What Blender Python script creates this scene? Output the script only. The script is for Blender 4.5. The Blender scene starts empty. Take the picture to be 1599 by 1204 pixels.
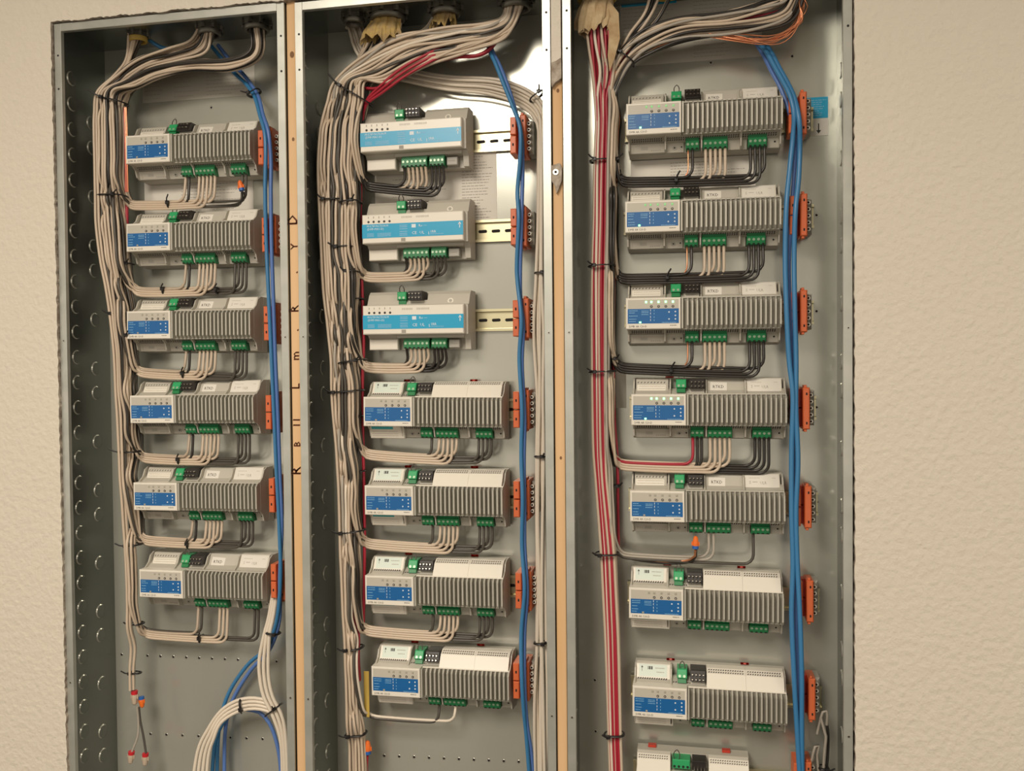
import bpy, bmesh, math, random
from mathutils import Vector, Matrix
random.seed(7)
C = bpy.context.scene.collection
PI = math.pi

# ---------------------------------------------------------------- camera
Z0 = 1.60                      # height of the middle row of cabinet holes above the floor
CAM = Vector((0.9901, -1.2663, -0.0477))
YAW, PITCH, ROLL, FPX = -0.1995, -0.0214, -0.0091, 1393.68
_cy, _sy, _cp, _sp = math.cos(YAW), math.sin(YAW), math.cos(PITCH), math.sin(PITCH)
FW = Vector((_sy*_cp, _cy*_cp, _sp))
_r = Vector((_cy, -_sy, 0)); _u = _r.cross(FW)
RT = _r*math.cos(ROLL) + _u*math.sin(ROLL)
UP = -_r*math.sin(ROLL) + _u*math.cos(ROLL)

def U(px, py, Y):
    """point of the plane at depth Y that was surveyed at photo position px,py"""
    d = FW + RT*((px-799.5)/FPX) + UP*((602-py)/FPX)
    t = (Y-CAM.y)/d.y
    p = CAM + d*t
    return Vector((p.x, Y, p.z+Z0))

cam_d = bpy.data.cameras.new('camera'); cam = bpy.data.objects.new('camera', cam_d); C.objects.link(cam)
m = Matrix((( RT.x, UP.x, -FW.x), (RT.y, UP.y, -FW.y), (RT.z, UP.z, -FW.z))).to_4x4()
m.translation = CAM + Vector((0, 0, Z0)); cam.matrix_world = m
cam_d.sensor_width = 36; cam_d.lens = 36*FPX/1599; cam_d.clip_start = .01
bpy.context.scene.camera = cam

# ---------------------------------------------------------------- world, lights, exposure
S = bpy.context.scene
S.view_settings.view_transform = 'Standard'; S.view_settings.look = 'None'
S.view_settings.exposure = 0.85; S.view_settings.gamma = 1; S.view_settings.use_curve_mapping = False
W = bpy.data.worlds.new('room_light'); S.world = W; W.use_nodes = True
bg = W.node_tree.nodes['Background']; bg.inputs[0].default_value = (1.0, .89, .75, 1); bg.inputs[1].default_value = 0.50

def area(name, loc, sx, sy, power, col):
    l = bpy.data.lights.new(name, 'AREA'); l.shape = 'RECTANGLE'; l.size = sx; l.size_y = sy
    l.energy = power; l.color = col
    o = bpy.data.objects.new(name, l); C.objects.link(o); o.location = loc
    return o
WARM = (1.0, .90, .77)
area('troffer_and_fill_light', (.26, -2.05, Z0+1.02), .75, 1.5, 42, WARM)  # the ceiling troffer mirrored in the back panels
area('troffer_and_fill_light', (2.4, -1.7, Z0+1.02), .6, 1.2, 9, WARM)  # added fill lamp that lifts the right side; not a known troffer

# ---------------------------------------------------------------- materials
def mat(name, col, rough=.5, metal=0.0, bump=None, var=None, emit=None, spec=.5, trans=None, aniso=None):
    M = bpy.data.materials.new(name); M.use_nodes = True
    n = M.node_tree.nodes; L = M.node_tree.links; b = n['Principled BSDF']
    b.inputs['Base Color'].default_value = (*col, 1); b.inputs['Roughness'].default_value = rough
    b.inputs['Metallic'].default_value = metal; b.inputs['Specular IOR Level'].default_value = spec
    tc = None
    if bump or var: tc = n.new('ShaderNodeTexCoord')
    if var:   # (scale, other colour, detail, (stretch))
        t = n.new('ShaderNodeTexNoise'); t.inputs['Scale'].default_value = var[0]; t.inputs['Detail'].default_value = var[2]
        mp = n.new('ShaderNodeMapping'); mp.inputs['Scale'].default_value = var[3] if len(var) > 3 else (1, 1, 1)
        L.new(tc.outputs['Object'], mp.inputs[0]); L.new(mp.outputs[0], t.inputs['Vector'])
        cr = n.new('ShaderNodeValToRGB'); cr.color_ramp.elements[0].position = .35; cr.color_ramp.elements[1].position = .65
        cr.color_ramp.elements[0].color = (*col, 1); cr.color_ramp.elements[1].color = (*var[1], 1)
        L.new(t.outputs['Fac'], cr.inputs[0]); L.new(cr.outputs[0], b.inputs['Base Color'])
    if bump:  # (scale, strength, distance, detail)
        t = n.new('ShaderNodeTexNoise'); t.inputs['Scale'].default_value = bump[0]; t.inputs['Detail'].default_value = bump[3]
        L.new(tc.outputs['Object'], t.inputs['Vector'])
        bp = n.new('ShaderNodeBump'); bp.inputs['Strength'].default_value = bump[1]; bp.inputs['Distance'].default_value = bump[2]
        L.new(t.outputs['Fac'], bp.inputs['Height']); L.new(bp.outputs[0], b.inputs['Normal'])
    if emit:
        b.inputs['Emission Color'].default_value = (*emit[0], 1); b.inputs['Emission Strength'].default_value = emit[1]
    return M

M_wall = mat('painted_orange_peel_drywall', (.66, .60, .50), .6, bump=(110, .55, .004, 3))
M_gyp = mat('torn_gypsum_edge', (.50, .44, .36), .95, bump=(400, .6, .002, 3), var=(90, (.28, .22, .17), 4))
M_gapshade = mat('cavity_shade', (.035, .028, .022), .95)
M_floor = mat('grey_carpet', (.10, .085, .07), .95, bump=(300, .4, .003, 2))
M_ceil = mat('ceiling_tile', (.7, .68, .62), .9, bump=(200, .3, .002, 3))
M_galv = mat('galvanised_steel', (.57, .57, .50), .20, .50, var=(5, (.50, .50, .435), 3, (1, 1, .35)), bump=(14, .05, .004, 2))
M_galvshade = mat('galvanised_steel_shaded', (.25, .265, .24), .27, .85, var=(7, (.20, .22, .20), 3, (1, 1, .4)), bump=(18, .06, .004, 2))  # back-panel steel with the side walls' dim reflections darkened into its colour
M_lip = mat('galvanised_flange', (.54, .54, .49), .34, .55, var=(25, (.46, .47, .42), 3))
M_hole = mat('dark_hole', (.012, .010, .009), .8)
M_screw = mat('zinc_screw', (.62, .60, .54), .3, .9)
M_wood = mat('spruce_stud', (.76, .50, .27), .7, var=(30, (.68, .42, .20), 4, (1, 1, .05)), bump=(60, .15, .002, 3))
M_knot = mat('wood_knot', (.22, .11, .05), .8)
M_ink = mat('brown_marker_ink', (.16, .05, .02), .7)
M_rail = mat('yellow_zinc_rail', (.66, .61, .40), .28, .85)
M_hous = mat('light_grey_plastic', (.50, .47, .40), .45)
M_hous2 = mat('shaded_grey_plastic_vents', (.055, .048, .04), .7)
M_white = mat('off_white_plastic', (.80, .75, .65), .32)
M_fin = mat('anodised_heatsink', (.50, .48, .41), .4, .3)
M_finshade = mat('heatsink_channel_shade', (.36, .335, .28), .5, .1)  # same extrusion as the fins; shade between them put into the colour
M_face = mat('face_label_beige', (.52, .485, .41), .4)
M_blue = mat('label_blue', (.006, .115, .34), .35)
M_cyan = mat('label_cyan', (.015, .36, .60), .3)
M_teal = mat('label_teal', (.05, .42, .45), .4)
M_print = mat('white_print', (.70, .76, .80), .5)
M_print2 = mat('pale_blue_print', (.25, .48, .68), .5)
M_blk = mat('black_print', (.03, .025, .02), .6)
M_gprint = mat('grey_print', (.36, .33, .28), .7)
M_green = mat('green_connector', (.02, .20, .07), .4)
M_green2 = mat('bright_green_plug', (.03, .36, .13), .4)
M_gscrew = mat('terminal_screw', (.42, .55, .40), .35, .4)
M_blackp = mat('black_plastic', (.018, .014, .012), .45)
M_pin = mat('tin_pin', (.75, .70, .60), .25, .9)
M_mint = mat('mint_sticker', (.66, .74, .66), .5)
M_paper = mat('paper_sticker', (.76, .72, .64), .55)
M_manila = mat('silver_label', (.52, .49, .42), .45, .3)
M_orange = mat('orange_plastic', (.70, .15, .05), .4)
M_red = mat('red_plastic_latch', (.50, .035, .015), .4)
M_greyc = mat('grey_terminal_plastic', (.40, .38, .33), .45)
M_led = mat('green_led_lit', (.2, .8, .3), .3, emit=((.25, 1.0, .35), 1.7))
M_leddim = mat('green_led_dim', (.25, .5, .2), .3, emit=((.25, 1.0, .35), .16))
M_ledoff = mat('led_window_off', (.40, .38, .31), .2)
M_cream = mat('cream_wire_insulation', (.60, .485, .365), .38)
M_cream2 = mat('tan_wire_insulation', (.50, .40, .30), .4)
M_tan = mat('dusty_grey_wire_insulation', (.40, .36, .30), .4)
M_bkw = mat('black_wire_insulation', (.030, .026, .022), .32)
M_dkg = mat('charcoal_wire_insulation', (.075, .065, .052), .38)
M_redw = mat("red_wire_insulation", (.40, .02, .04), .35)
M_copper = mat('bare_copper', (.80, .34, .18), .3, .9)
M_cat = mat('blue_cable_jacket', (.045, .20, .41), .35)
M_catv = mat('violet_blue_cable_jacket', (.10, .20, .50), .35)
M_wcab = mat('white_cable_jacket', (.75, .66, .54), .4)
M_tie = mat('black_nylon', (.012, .010, .010), .4)
M_bush = mat('yellow_insulating_bushing', (.55, .38, .08), .5)
M_kraft = mat('kraft_paper_filler', (.60, .46, .27), .8, bump=(60, .6, .004, 3), var=(45, (.42, .28, .14), 4))
M_yel = mat('yellow_fibre_filler', (.55, .38, .12), .8, bump=(80, .6, .004, 3), var=(70, (.34, .24, .12), 4))
M_conn = mat('die_cast_connector', (.20, .19, .16), .45, .8)
M_nutor = mat('orange_wire_nut', (.85, .17, .02), .4)
M_nutbl = mat('blue_wire_nut_skirt', (.02, .12, .42), .4)
M_nutred = mat('red_wire_nut_band', (.60, .02, .03), .4)
M_nuttan = mat('tan_wire_nut', (.55, .44, .33), .4)

# ---------------------------------------------------------------- mesh builder
class MB:
    def __init__(s): s.v = []; s.f = []; s.m = []; s.mats = []; s.smooth = []
    def mi(s, M):
        if M not in s.mats: s.mats.append(M)
        return s.mats.index(M)
    def add(s, vs, fs, M, smooth=False):
        o = len(s.v); s.v += [tuple(v) for v in vs]; k = s.mi(M)
        for f in fs: s.f.append([i+o for i in f]); s.m.append(k); s.smooth.append(smooth)
        return s
    def box(s, x0, x1, y0, y1, z0, z1, M, c=0):
        if c <= 0:
            v = [(x0,y0,z0),(x1,y0,z0),(x1,y1,z0),(x0,y1,z0),(x0,y0,z1),(x1,y0,z1),(x1,y1,z1),(x0,y1,z1)]
            return s.add(v, [(0,1,5,4),(1,2,6,5),(2,3,7,6),(3,0,4,7),(4,5,6,7),(3,2,1,0)], M)
        # front (low y) face chamfered
        v = [(x0,y1,z0),(x1,y1,z0),(x1,y1,z1),(x0,y1,z1),
             (x0,y0+c,z0),(x1,y0+c,z0),(x1,y0+c,z1),(x0,y0+c,z1),
             (x0+c,y0,z0+c),(x1-c,y0,z0+c),(x1-c,y0,z1-c),(x0+c,y0,z1-c)]
        f = [(3,2,1,0),(0,1,5,4),(1,2,6,5),(2,3,7,6),(3,0,4,7),(4,5,9,8),(5,6,10,9),(6,7,11,10),(7,4,8,11),(8,9,10,11)]
        return s.add(v, f, M)
    def prism(s, prof, x0, x1, M):   # prof: (y,z) loop, extruded along x
        n = len(prof)
        v = [(x0,y,z) for y, z in prof] + [(x1,y,z) for y, z in prof]
        f = [[i, (i+1) % n, (i+1) % n+n, i+n] for i in range(n)] + [list(range(n))[::-1], list(range(n, 2*n))]
        return s.add(v, f, M)
    def plate(s, poly, y0, y1, M):   # poly: (x,z) loop, extruded along y
        n = len(poly)
        v = [(x,y0,z) for x, z in poly] + [(x,y1,z) for x, z in poly]
        f = [[i, i+n, (i+1) % n+n, (i+1) % n] for i in range(n)] + [list(range(n)), list(range(n, 2*n))[::-1]]
        return s.add(v, f, M)
    def cyl(s, c, ax, r0, r1, h, M, n=12, smooth=True, cap=True):
        c = Vector(c); ax = Vector(ax).normalized()
        a = ax.orthogonal().normalized(); b = ax.cross(a)
        v = []
        for hh, r in ((0, r0), (h, r1)):
            for i in range(n):
                t = 2*PI*i/n; v.append(c + ax*hh + (a*math.cos(t) + b*math.sin(t))*r)
        f = [(i, (i+1) % n, (i+1) % n+n, i+n) for i in range(n)]
        s.add(v, f, M, smooth)
        if cap: s.add(v, [list(range(n))[::-1], list(range(n, 2*n))], M)
        return s
    def tube(s, pts, r, M, n=7, closed=False, flat=None):
        P = [Vector(p) for p in pts]; L = len(P); v = []; nrm = None
        for i in range(L):
            if closed: t = P[(i+1) % L]-P[i-1]
            else: t = P[min(i+1, L-1)]-P[max(i-1, 0)]
            if t.length < 1e-9: t = Vector((0, 0, 1))
            t.normalize()
            if nrm is None: nrm = t.orthogonal().normalized() if abs(t.y) > .9 else (Vector((0,1,0)) - t*t.y).normalized()
            else:
                nrm = nrm - t*nrm.dot(t)
                nrm = nrm.normalized() if nrm.length > 1e-6 else t.orthogonal().normalized()
            b = t.cross(nrm)
            ra, rb = (r, r) if flat is None else flat
            for k in range(n):
                a = 2*PI*k/n; v.append(P[i] + nrm*math.cos(a)*ra + b*math.sin(a)*rb)
        f = []
        for i in range(L if closed else L-1):
            j = (i+1) % L
            for k in range(n): f.append((i*n+k, i*n+(k+1) % n, j*n+(k+1) % n, j*n+k))
        s.add(v, f, M, True)
        if not closed: s.add(v, [list(range(n))[::-1], [(L-1)*n+k for k in range(n)]], M)
        return s
    def text(s, txt, x, y, z, size, M, rot=0, sx=1.0, depth=.00015):
        """flat printed lettering facing -y"""
        vs, fs = glyphs(txt)
        o = []
        for vx, vy in vs:
            a, b = vx*size*sx, vy*size
            o.append((x + a*math.cos(rot) - b*math.sin(rot), y-depth, z + a*math.sin(rot) + b*math.cos(rot)))
        return s.add(o, fs, M)
    def mesh(s, name):
        me = bpy.data.meshes.new(name); me.from_pydata(s.v, [], s.f)
        for M in s.mats: me.materials.append(M)
        me.polygons.foreach_set('material_index', s.m); me.polygons.foreach_set('use_smooth', s.smooth)
        bm = bmesh.new(); bm.from_mesh(me); bmesh.ops.recalc_face_normals(bm, faces=[f for f in bm.faces if len(f.verts) > 0])
        bm.to_mesh(me); bm.free(); me.update()
        return me
    def build(s, name, parent=None, loc=None):
        o = bpy.data.objects.new(name, s.mesh(name)); C.objects.link(o)
        if parent: o.parent = parent
        if loc: o.location = loc
        return o

_g = {}
def glyphs(txt):
    if txt in _g: return _g[txt]
    c = bpy.data.curves.new('t', 'FONT'); c.body = txt; c.size = 1; c.resolution_u = 1; c.fill_mode = 'FRONT'
    o = bpy.data.objects.new('t', c); C.objects.link(o)
    bpy.context.view_layer.update()
    dg = bpy.context.evaluated_depsgraph_get(); me = o.evaluated_get(dg).to_mesh()
    r = ([(v.co.x, v.co.y) for v in me.vertices], [list(p.vertices) for p in me.polygons])
    o.evaluated_get(dg).to_mesh_clear(); bpy.data.objects.remove(o); bpy.data.curves.remove(c)
    _g[txt] = r; return r

def tag(o, label=None, cat=None, group=None, kind=None):
    if label: o['label'] = label
    if cat: o['category'] = cat
    if group: o['group'] = group
    if kind: o['kind'] = kind
    return o
def empty(name, loc=(0,0,0), rot=(0,0,0)):
    o = bpy.data.objects.new(name, None); C.objects.link(o); o.location = loc; o.rotation_euler = rot
    o.empty_display_size = .02; return o
KIDS = {}
def copy_tree(o, parent=None):
    c = o.copy(); C.objects.link(c)
    if parent: c.parent = parent
    for ch in [x for x in ALLOBJ() if x.parent == o]: copy_tree(ch, c)
    return c
def ALLOBJ(): return list(bpy.data.objects)
def kids_index(root):
    return [x for x in bpy.data.objects if x.parent == root]

def smooth_path(P, step=.006):
    """Catmull-Rom through the points"""
    P = [Vector(p) for p in P]; out = []
    Q = [P[0]*2-P[1]] + P + [P[-1]*2-P[-2]]
    for i in range(1, len(Q)-2):
        a, b, c, d = Q[i-1], Q[i], Q[i+1], Q[i+2]
        n = max(1, min(8, int((c-b).length/step)))
        for k in range(n):
            t = k/n
            out.append(.5*((2*b) + (c-a)*t + (2*a-5*b+4*c-d)*t*t + (3*b-a-3*c+d)*t**3))
    out.append(P[-1]); return out

YP = .122        # front surface of the cabinet back panels
YR = .1145       # plane on which the rail devices clip
ORD = ['topmost', 'second from the top', 'third from the top', 'fourth from the top', 'fifth from the top', 'sixth from the top', 'seventh from the top', 'eighth from the top']
CABN = ['left', 'middle', 'right']
CX = [(-.0068, .3885), (.4055, .7945), (.8115, 1.2012)]
CTOP = [.5055, .5030, .5050]; CBOT = -.99

# ---------------------------------------------------------------- room structure
def jag(p0, p1, n, amp, rnd):
    out = []
    for i in range(n):
        t = i/n; q = (p0[0]+(p1[0]-p0[0])*t, p0[1]+(p1[1]-p0[1])*t)
        d = (rnd.random()-.5)*2*amp
        if abs(p1[0]-p0[0]) > abs(p1[1]-p0[1]): out.append((q[0], q[1]+d))
        else: out.append((q[0]+d, q[1]))
    return out
rw = random.Random(3)
XL, XR, ZT, ZB = -.0080, 1.2028, .5070, -.995
# wall around the opening: four slabs with ragged cut edges meeting edge to edge
wl, wr, wt, wb = -3.4, 4.6, 1.02, -Z0
mb = MB()
yl0, yl1 = -.0065, .0065
eL = jag((XL+.0025, ZB), (XL-.0005, ZT), 260, .0011, rw)
eR = jag((XR, ZT), (XR+.0002, ZB), 260, .0009, rw)
eT = jag((XL-.0005, ZT), (XR, ZT-.001), 320, .0011, rw); eT = [(x, z + .0012*math.sin(x*37)*math.sin(x*91+1)) for x, z in eT]
def ring(edge, far):
    """strip between a ragged edge polyline and its straight projection"""
    n = len(edge)
    for y in (yl0,):
        v = [(x, y, z+Z0) for x, z in edge] + [(x, y, z+Z0) for x, z in far]
        mb.add(v, [(i, i+1, n+i+1, n+i) for i in range(n-1)], M_wall)
    v = [(x, yl0, z+Z0) for x, z in edge] + [(x + rw.uniform(-.0008, .0008), yl1, z+Z0) for x, z in edge]
    mb.add(v, [(i, i+1, n+i+1, n+i) for i in range(n-1)], M_gyp)
eL.append((XL-.0005, ZT)); eR.append((XR+.0002, ZB)); eT.append((XR, ZT-.001))
eL = [(XL+.0025, ZB)] + eL[1:]; eT[0] = (XL-.0005, ZT); eR[0] = (XR, ZT-.001)
ring(eL, [(wl, z) for x, z in eL]); ring(eR, [(wr, z) for x, z in eR]); ring(eT, [(x, wt) for x, z in eT])
mb.add([(wl,yl0,ZT+Z0),(XL-.0005,yl0,ZT+Z0),(XL-.0005,yl0,wt+Z0),(wl,yl0,wt+Z0)], [(0,1,2,3)], M_wall)
mb.add([(XR,yl0,ZT-.001+Z0),(wr,yl0,ZT-.001+Z0),(wr,yl0,wt+Z0),(XR,yl0,wt+Z0)], [(0,1,2,3)], M_wall)
mb.add([(wl,yl0,wb+Z0),(wr,yl0,wb+Z0),(wr,yl0,ZB+Z0),(wl,yl0,ZB+Z0)], [(0,1,2,3)], M_wall)
mb.add([(XL+.0025,yl0,ZB+Z0),(XR+.0002,yl0,ZB+Z0),(XR+.0002,yl1,ZB+Z0),(XL+.0025,yl1,ZB+Z0)], [(0,1,2,3)], M_gyp)
o = mb.build('wall_back'); tag(o, 'cream orange-peel textured wall with a ragged opening cut around the three cabinets', kind='structure')
mb = MB(); mb.box(wl, wr, .14, .15, 0, wt+Z0, M_gapshade)  # added dark backing: stops light leaking through and shades the gaps
mb.box(wl, XL-.012, .0075, .14, 0, wt+Z0, M_gapshade); mb.box(XR+.012, wr, .0075, .14, 0, wt+Z0, M_gapshade)
mb.box(XL-.012, XR+.012, .0075, .14, ZT+Z0+.05, wt+Z0, M_gapshade)
tag(mb.build('wall_shade_backing'), 'added dark backing for the shade behind the wall boards', kind='structure')
mb = MB(); mb.box(-3.4, 4.6, -6.5, .15, -.02, 0, M_floor)
tag(mb.build('floor'), 'grey carpet floor', kind='structure')
mb = MB(); mb.box(-3.4, 4.6, -6.5, .15, wt+Z0+.005, wt+Z0+.03, M_ceil)
tag(mb.build('ceiling'), 'pale ceiling tiles', kind='structure')

# ---------------------------------------------------------------- cabinets
def ellipse_pts(): pass
KO_ROWS = [i*.0415 for i in range(36)]
ko_m = MB(); ko_m.cyl((0,0,0), (1,0,0), .0118, .0104, .0016, M_galv, 18, True, False); ko_m.cyl((.0013,0,0), (1,0,0), .0104, .0102, .0003, M_galvshade, 18); KO = ko_m.mesh('knockout')  # lighter steel on the rim paints in its bright crescent of light
sc_m = MB(); sc_m.cyl((0,0,0), (0,-1,0), .0022, .0019, .0006, M_screw, 10); sc_m.cyl((0,-.00061,0), (0,-1,0), .0011, .0011, .0001, M_hole, 8); SC = sc_m.mesh('screw')
hl_m = MB(); hl_m.cyl((0,0,0), (0,-1,0), .0017, .0017, .00025, M_hole, 10); HL = hl_m.mesh('screw_hole')
cabs = []
def inst(name, me, parent, loc, rot=None):
    o = bpy.data.objects.new(name, me); C.objects.link(o); o.parent = parent; o.location = loc
    if rot: o.rotation_euler = rot
    return o
for ci in range(3):
    x0, x1 = CX[ci]; zt, zb = CTOP[ci]+Z0, CBOT+Z0
    root = empty('electrical_cabinet', (0, 0, 0)); cabs.append(root)
    tag(root, ['left open galvanised steel cabinet with six finned modules and a cable coil at its foot',
               'middle open galvanised steel cabinet with cyan banded modules in its upper half',
               'right open galvanised steel cabinet with red wires down its left side'][ci], 'cabinet', 'open steel cabinets in the wall')
    t = .0015
    mb = MB(); mb.box(x0+t, x1-t, YP, YP+t, zb, zt, M_galv); bp_ = mb.build('back_panel', root)
    for side in (0, 1):
        mb = MB(); xa = x0 if side == 0 else x1-t
        mb.box(xa, xa+t, 0.0, YP+t, zb, zt, M_galvshade)
        sp = mb.build('side_panel', root)
        xs = x0+t if side == 0 else x1-t
        rot = (0,0,0) if side == 0 else (0,0,PI)
        for k, dz in enumerate(KO_ROWS):
            z = zt - .075 - dz
            if z < zb+.05: break
            inst('knockout', KO, sp, (xs, .036, z), rot)
            if k % 5 in (1, 2, 4): inst('knockout', KO, sp, (xs, .083, z-.019), rot)
    mb = MB(); mb.box(x0+t, x1-t, .0, YP, zt-t, zt, M_galvshade); mb.build('top_panel', root)
    mb = MB(); mb.box(x0+t, x1-t, .0, YP, zb, zb+t, M_galvshade); mb.build('bottom_panel', root)
    w = .0122
    for (a, b, c, d) in ((x0, x0+w, zb, zt), (x1-w, x1, zb, zt), (x0+w, x1-w, zt-.0125, zt), (x0+w, x1-w, zb, zb+.0125)):
        mb = MB(); mb.box(a, b, -.0014, .0, c, d, M_lip, .0005)
        # turned inner edge
        if b-a < .02: mb.box(*( (b-.0012, b) if a == x0 else (a, a+.0012)), .0, .006, c+.0125, d-.0125, M_lip)
        else: mb.box(a, b, .0, .006, *((c, c+.0012) if c > 1 else (d-.0012, d)), M_lip)
        fl = mb.build('front_flange', root)
        if b-a < .02:
            for zz in (.4550, .4020, 0.0, -.5535):
                inst('screw', SC if zz < .3 else HL, fl, ((a+b)/2 + .0005, -.0014, zz+Z0))
    # small punched holes in the back panel
    hs = MB()
    for (row_y, xa_, xb_, n) in [[(1022, 190, 432, 13), (1146, 235, 410, 8), (168, 330, 331, 1)], [(1180, 600, 810, 10)], [(98, 985, 1110, 2), (88, 1237, 1238, 1), (336, 1275, 1276, 1), (486, 1275, 1276, 1), (636, 1275, 1276, 1), (784, 1276, 1277, 1), (934, 1278, 1279, 1), (1082, 1280, 1281, 1), (1062, 929, 930, 1), (1142, 930, 931, 1)]][ci]:
        for k in range(n):
            px = xa_ + (xb_-xa_)*(k/max(1, n-1)); p = U(px, row_y + (px-xa_)*.045*(n > 3), YP)
            hs.cyl((p.x, YP-.0002, p.z), (0,-1,0), .0019, .0019, .0002, M_hole, 8)
            hs.cyl((p.x, YP-.0001, p.z), (0,-1,0), .0027, .0024, .0002, M_screw, 8)
    hh = hs.build('punched_holes', root); hh['kind'] = 'stuff'

def flat_label(parent, name, quad_px, M, Y=YP-.0006, th=.0004, label=None):
    (xa, ya), (xb, yb) = quad_px
    a = U(xa, ya, Y); b = U(xb, yb, Y)
    mb = MB(); mb.box(a.x, b.x, Y, Y+th, b.z, a.z, M)
    o = mb.build(name, parent)
    if label: o['label'] = label
    return o, a.x, b.x, b.z, a.z
def text_lines(parent, x0, x1, z0, z1, Y, rows, M, rnd, h=.0009, name='print'):
    mb = MB(); dz = (z1-z0)/rows
    for i in range(rows):
        z = z1 - dz*(i+.6); x = x0
        end = x0 + (x1-x0)*rnd.uniform(.55, 1)
        while x < end:
            w = rnd.uniform(.002, .007); e = min(end, x+w)
            mb.box(x, e, Y-.00008, Y, z, z+h, M); x = e+.0011
    o = mb.build(name, parent); o['kind'] = 'stuff'; return o
rl = random.Random(11)
# left cabinet stickers
o, a, b, c, d = flat_label(cabs[0], 'rating_sticker', ((222, 112), (398, 148)), M_manila, label='faded silver rating sticker behind the wires')
text_lines(o, a+.004, a+.05, c+.003, d-.003, YP-.0006, 7, M_gprint, rl); text_lines(o, a+.06, a+.11, c+.003, d-.003, YP-.0006, 6, M_gprint, rl); text_lines(o, a+.12, b-.004, c+.003, d-.003, YP-.0006, 8, M_gprint, rl)
o, a, b, c, d = flat_label(cabs[0], 'instruction_sticker', ((225, 272), (396, 330)), M_paper)
text_lines(o, a+.07, b-.01, c+.004, d-.004, YP-.0006, 12, M_gprint, rl)
# middle
o, a, b, c, d = flat_label(cabs[1], 'instruction_sticker', ((585, 240), (776, 345)), M_paper)
text_lines(o, a+.146, b-.005, c+.004, d-.012, YP-.0006, 22, M_gprint, rl, .0011)
text_lines(o, a+.03, a+.12, c+.004, d-.030, YP-.0006, 9, M_gprint, rl)
mb = MB(); mb.box(a+.12, b-.001, YP-.0008, YP-.0006, d-.0075, d-.001, M_cyan); mb.build('colour_band', o)
# right
o, a, b, c, d = flat_label(cabs[2], 'rating_sticker', ((968, -25), (1190, 88)), M_manila)
text_lines(o, a+.004, a+.10, c+.02, d-.025, YP-.0006, 14, M_gprint, rl); text_lines(o, a+.11, b-.03, c+.004, d-.012, YP-.0006, 20, M_gprint, rl)
mb = MB(); mb.box(a+.002, a+.085, YP-.0008, YP-.0006, d-.036, d-.014, M_cyan); mb.build('colour_band', o)
o, a, b, c, d = flat_label(cabs[2], 'instruction_sticker', ((985, 252), (1180, 292)), M_paper)
text_lines(o, a+.06, b-.01, c+.004, d-.004, YP-.0006, 9, M_gprint, rl)
o, a, b, c, d = flat_label(cabs[2], 'arrow_sticker', ((1258, 153), (1293, 211)), M_paper, label='small blue and white sticker with a black arrow pointing down')
mb = MB(); mb.box(a, b, YP-.0008, YP-.0006, d-(d-c)*.55, d, M_cyan); ob = mb.build('colour_band', o)
text_lines(o, a+.006, b-.002, d-(d-c)*.5, d-.003, YP-.0008, 8, M_print2, rl)
mb = MB(); xm = a+(b-a)*.58; mb.box(xm-.0008, xm+.0008, YP-.0008, YP-.0006, c+.007, c+.018, M_blk)
mb.plate([(xm-.0035, c+.008), (xm, c+.003), (xm+.0035, c+.008)], YP-.0008, YP-.0006, M_blk); mb.build('arrow', o)
o, a, b, c, d = flat_label(cabs[2], 'small_sticker', ((962, 580), (978, 637)), M_manila)

# ---------------------------------------------------------------- studs between the cabinets
def stud(x0, x1, label, knots):
    mb = MB(); mb.box(x0+.0012, x1-.0012, .004, .0925, .0, Z0+.60, M_wood, .0008)
    r = mb.build('timber_stud'); tag(r, label, 'stud', 'timber studs between the cabinets')
    for (z, rad) in knots:
        k = MB(); xc = (x0+x1)/2+.001
        pts = [(xc + math.cos(t)*rad*.7, z+Z0+math.sin(t)*rad) for t in [2*PI*i/12 for i in range(12)]]
        k.plate(pts, .0037, .0041, M_knot); k.build('knot', r)
    return r
st1 = stud(.3885, .4055, 'bare timber stud with brown handwriting between left and middle cabinets', [(.4275, .005), (.30, .003)])
st2 = stud(.7945, .8115, 'bare timber stud between middle and right cabinets with torn board on top', [(.345, .003), (-.18, .0025)])
hand = [('D', 344, .019), ('Y', 382, .014), ('.', 420, .02), ('R', 480, .016), ('.', 510, .02), ('m', 555, .016), ('L', 600, .016), ('11', 660, .014), ('B', 690, .013), ('R', 734, .019)]
for ch, py, sz in hand:
    mb = MB()
    p = U(458 + (py-330)*.014, py+8, .004)
    sz *= 1.15; hx = p.x+.0062
    for q in (-.0004, 0, .0004): mb.text(ch, hx+q, .0040-abs(q)*.1, p.z+q, sz, M_ink, rot=PI/2, depth=.0003)
    o = mb.build('handwritten_letter', st1); o['kind'] = 'stuff'
mb = MB(); p = U(870, 100, .002)
mb.plate([(.7958, .50+Z0), (.8102, .50+Z0), (.8102, p.z-.022), (.806, p.z-.025), (.801, p.z-.028), (.7965, p.z-.034), (.7958, p.z-.030)], -.0045, .0035, M_gyp)
mb.plate([(.7962, .50+Z0), (.8098, .50+Z0), (.8098, p.z+.006), (.803, p.z+.002), (.7962, p.z+.0)], -.0052, -.0045, M_wall)
tag(mb.build('drywall_strip'), 'torn strip of painted drywall covering the top of the right-hand stud', 'drywall')
p = U(870, 276, .0)
mb = MB(); rq = random.Random(5)
pts = [(p.x-.0075, p.z+.016), (p.x+.004, p.z+.019), (p.x+.0072, p.z+.012), (p.x+.0065, p.z-.006), (p.x+.002, p.z-.018), (p.x-.001, p.z-.024), (p.x-.003, p.z-.014), (p.x-.0075, p.z-.006)]
mb.plate(pts, -.002, .0035, M_gyp); cl = mb.build('drywall_scrap')
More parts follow.
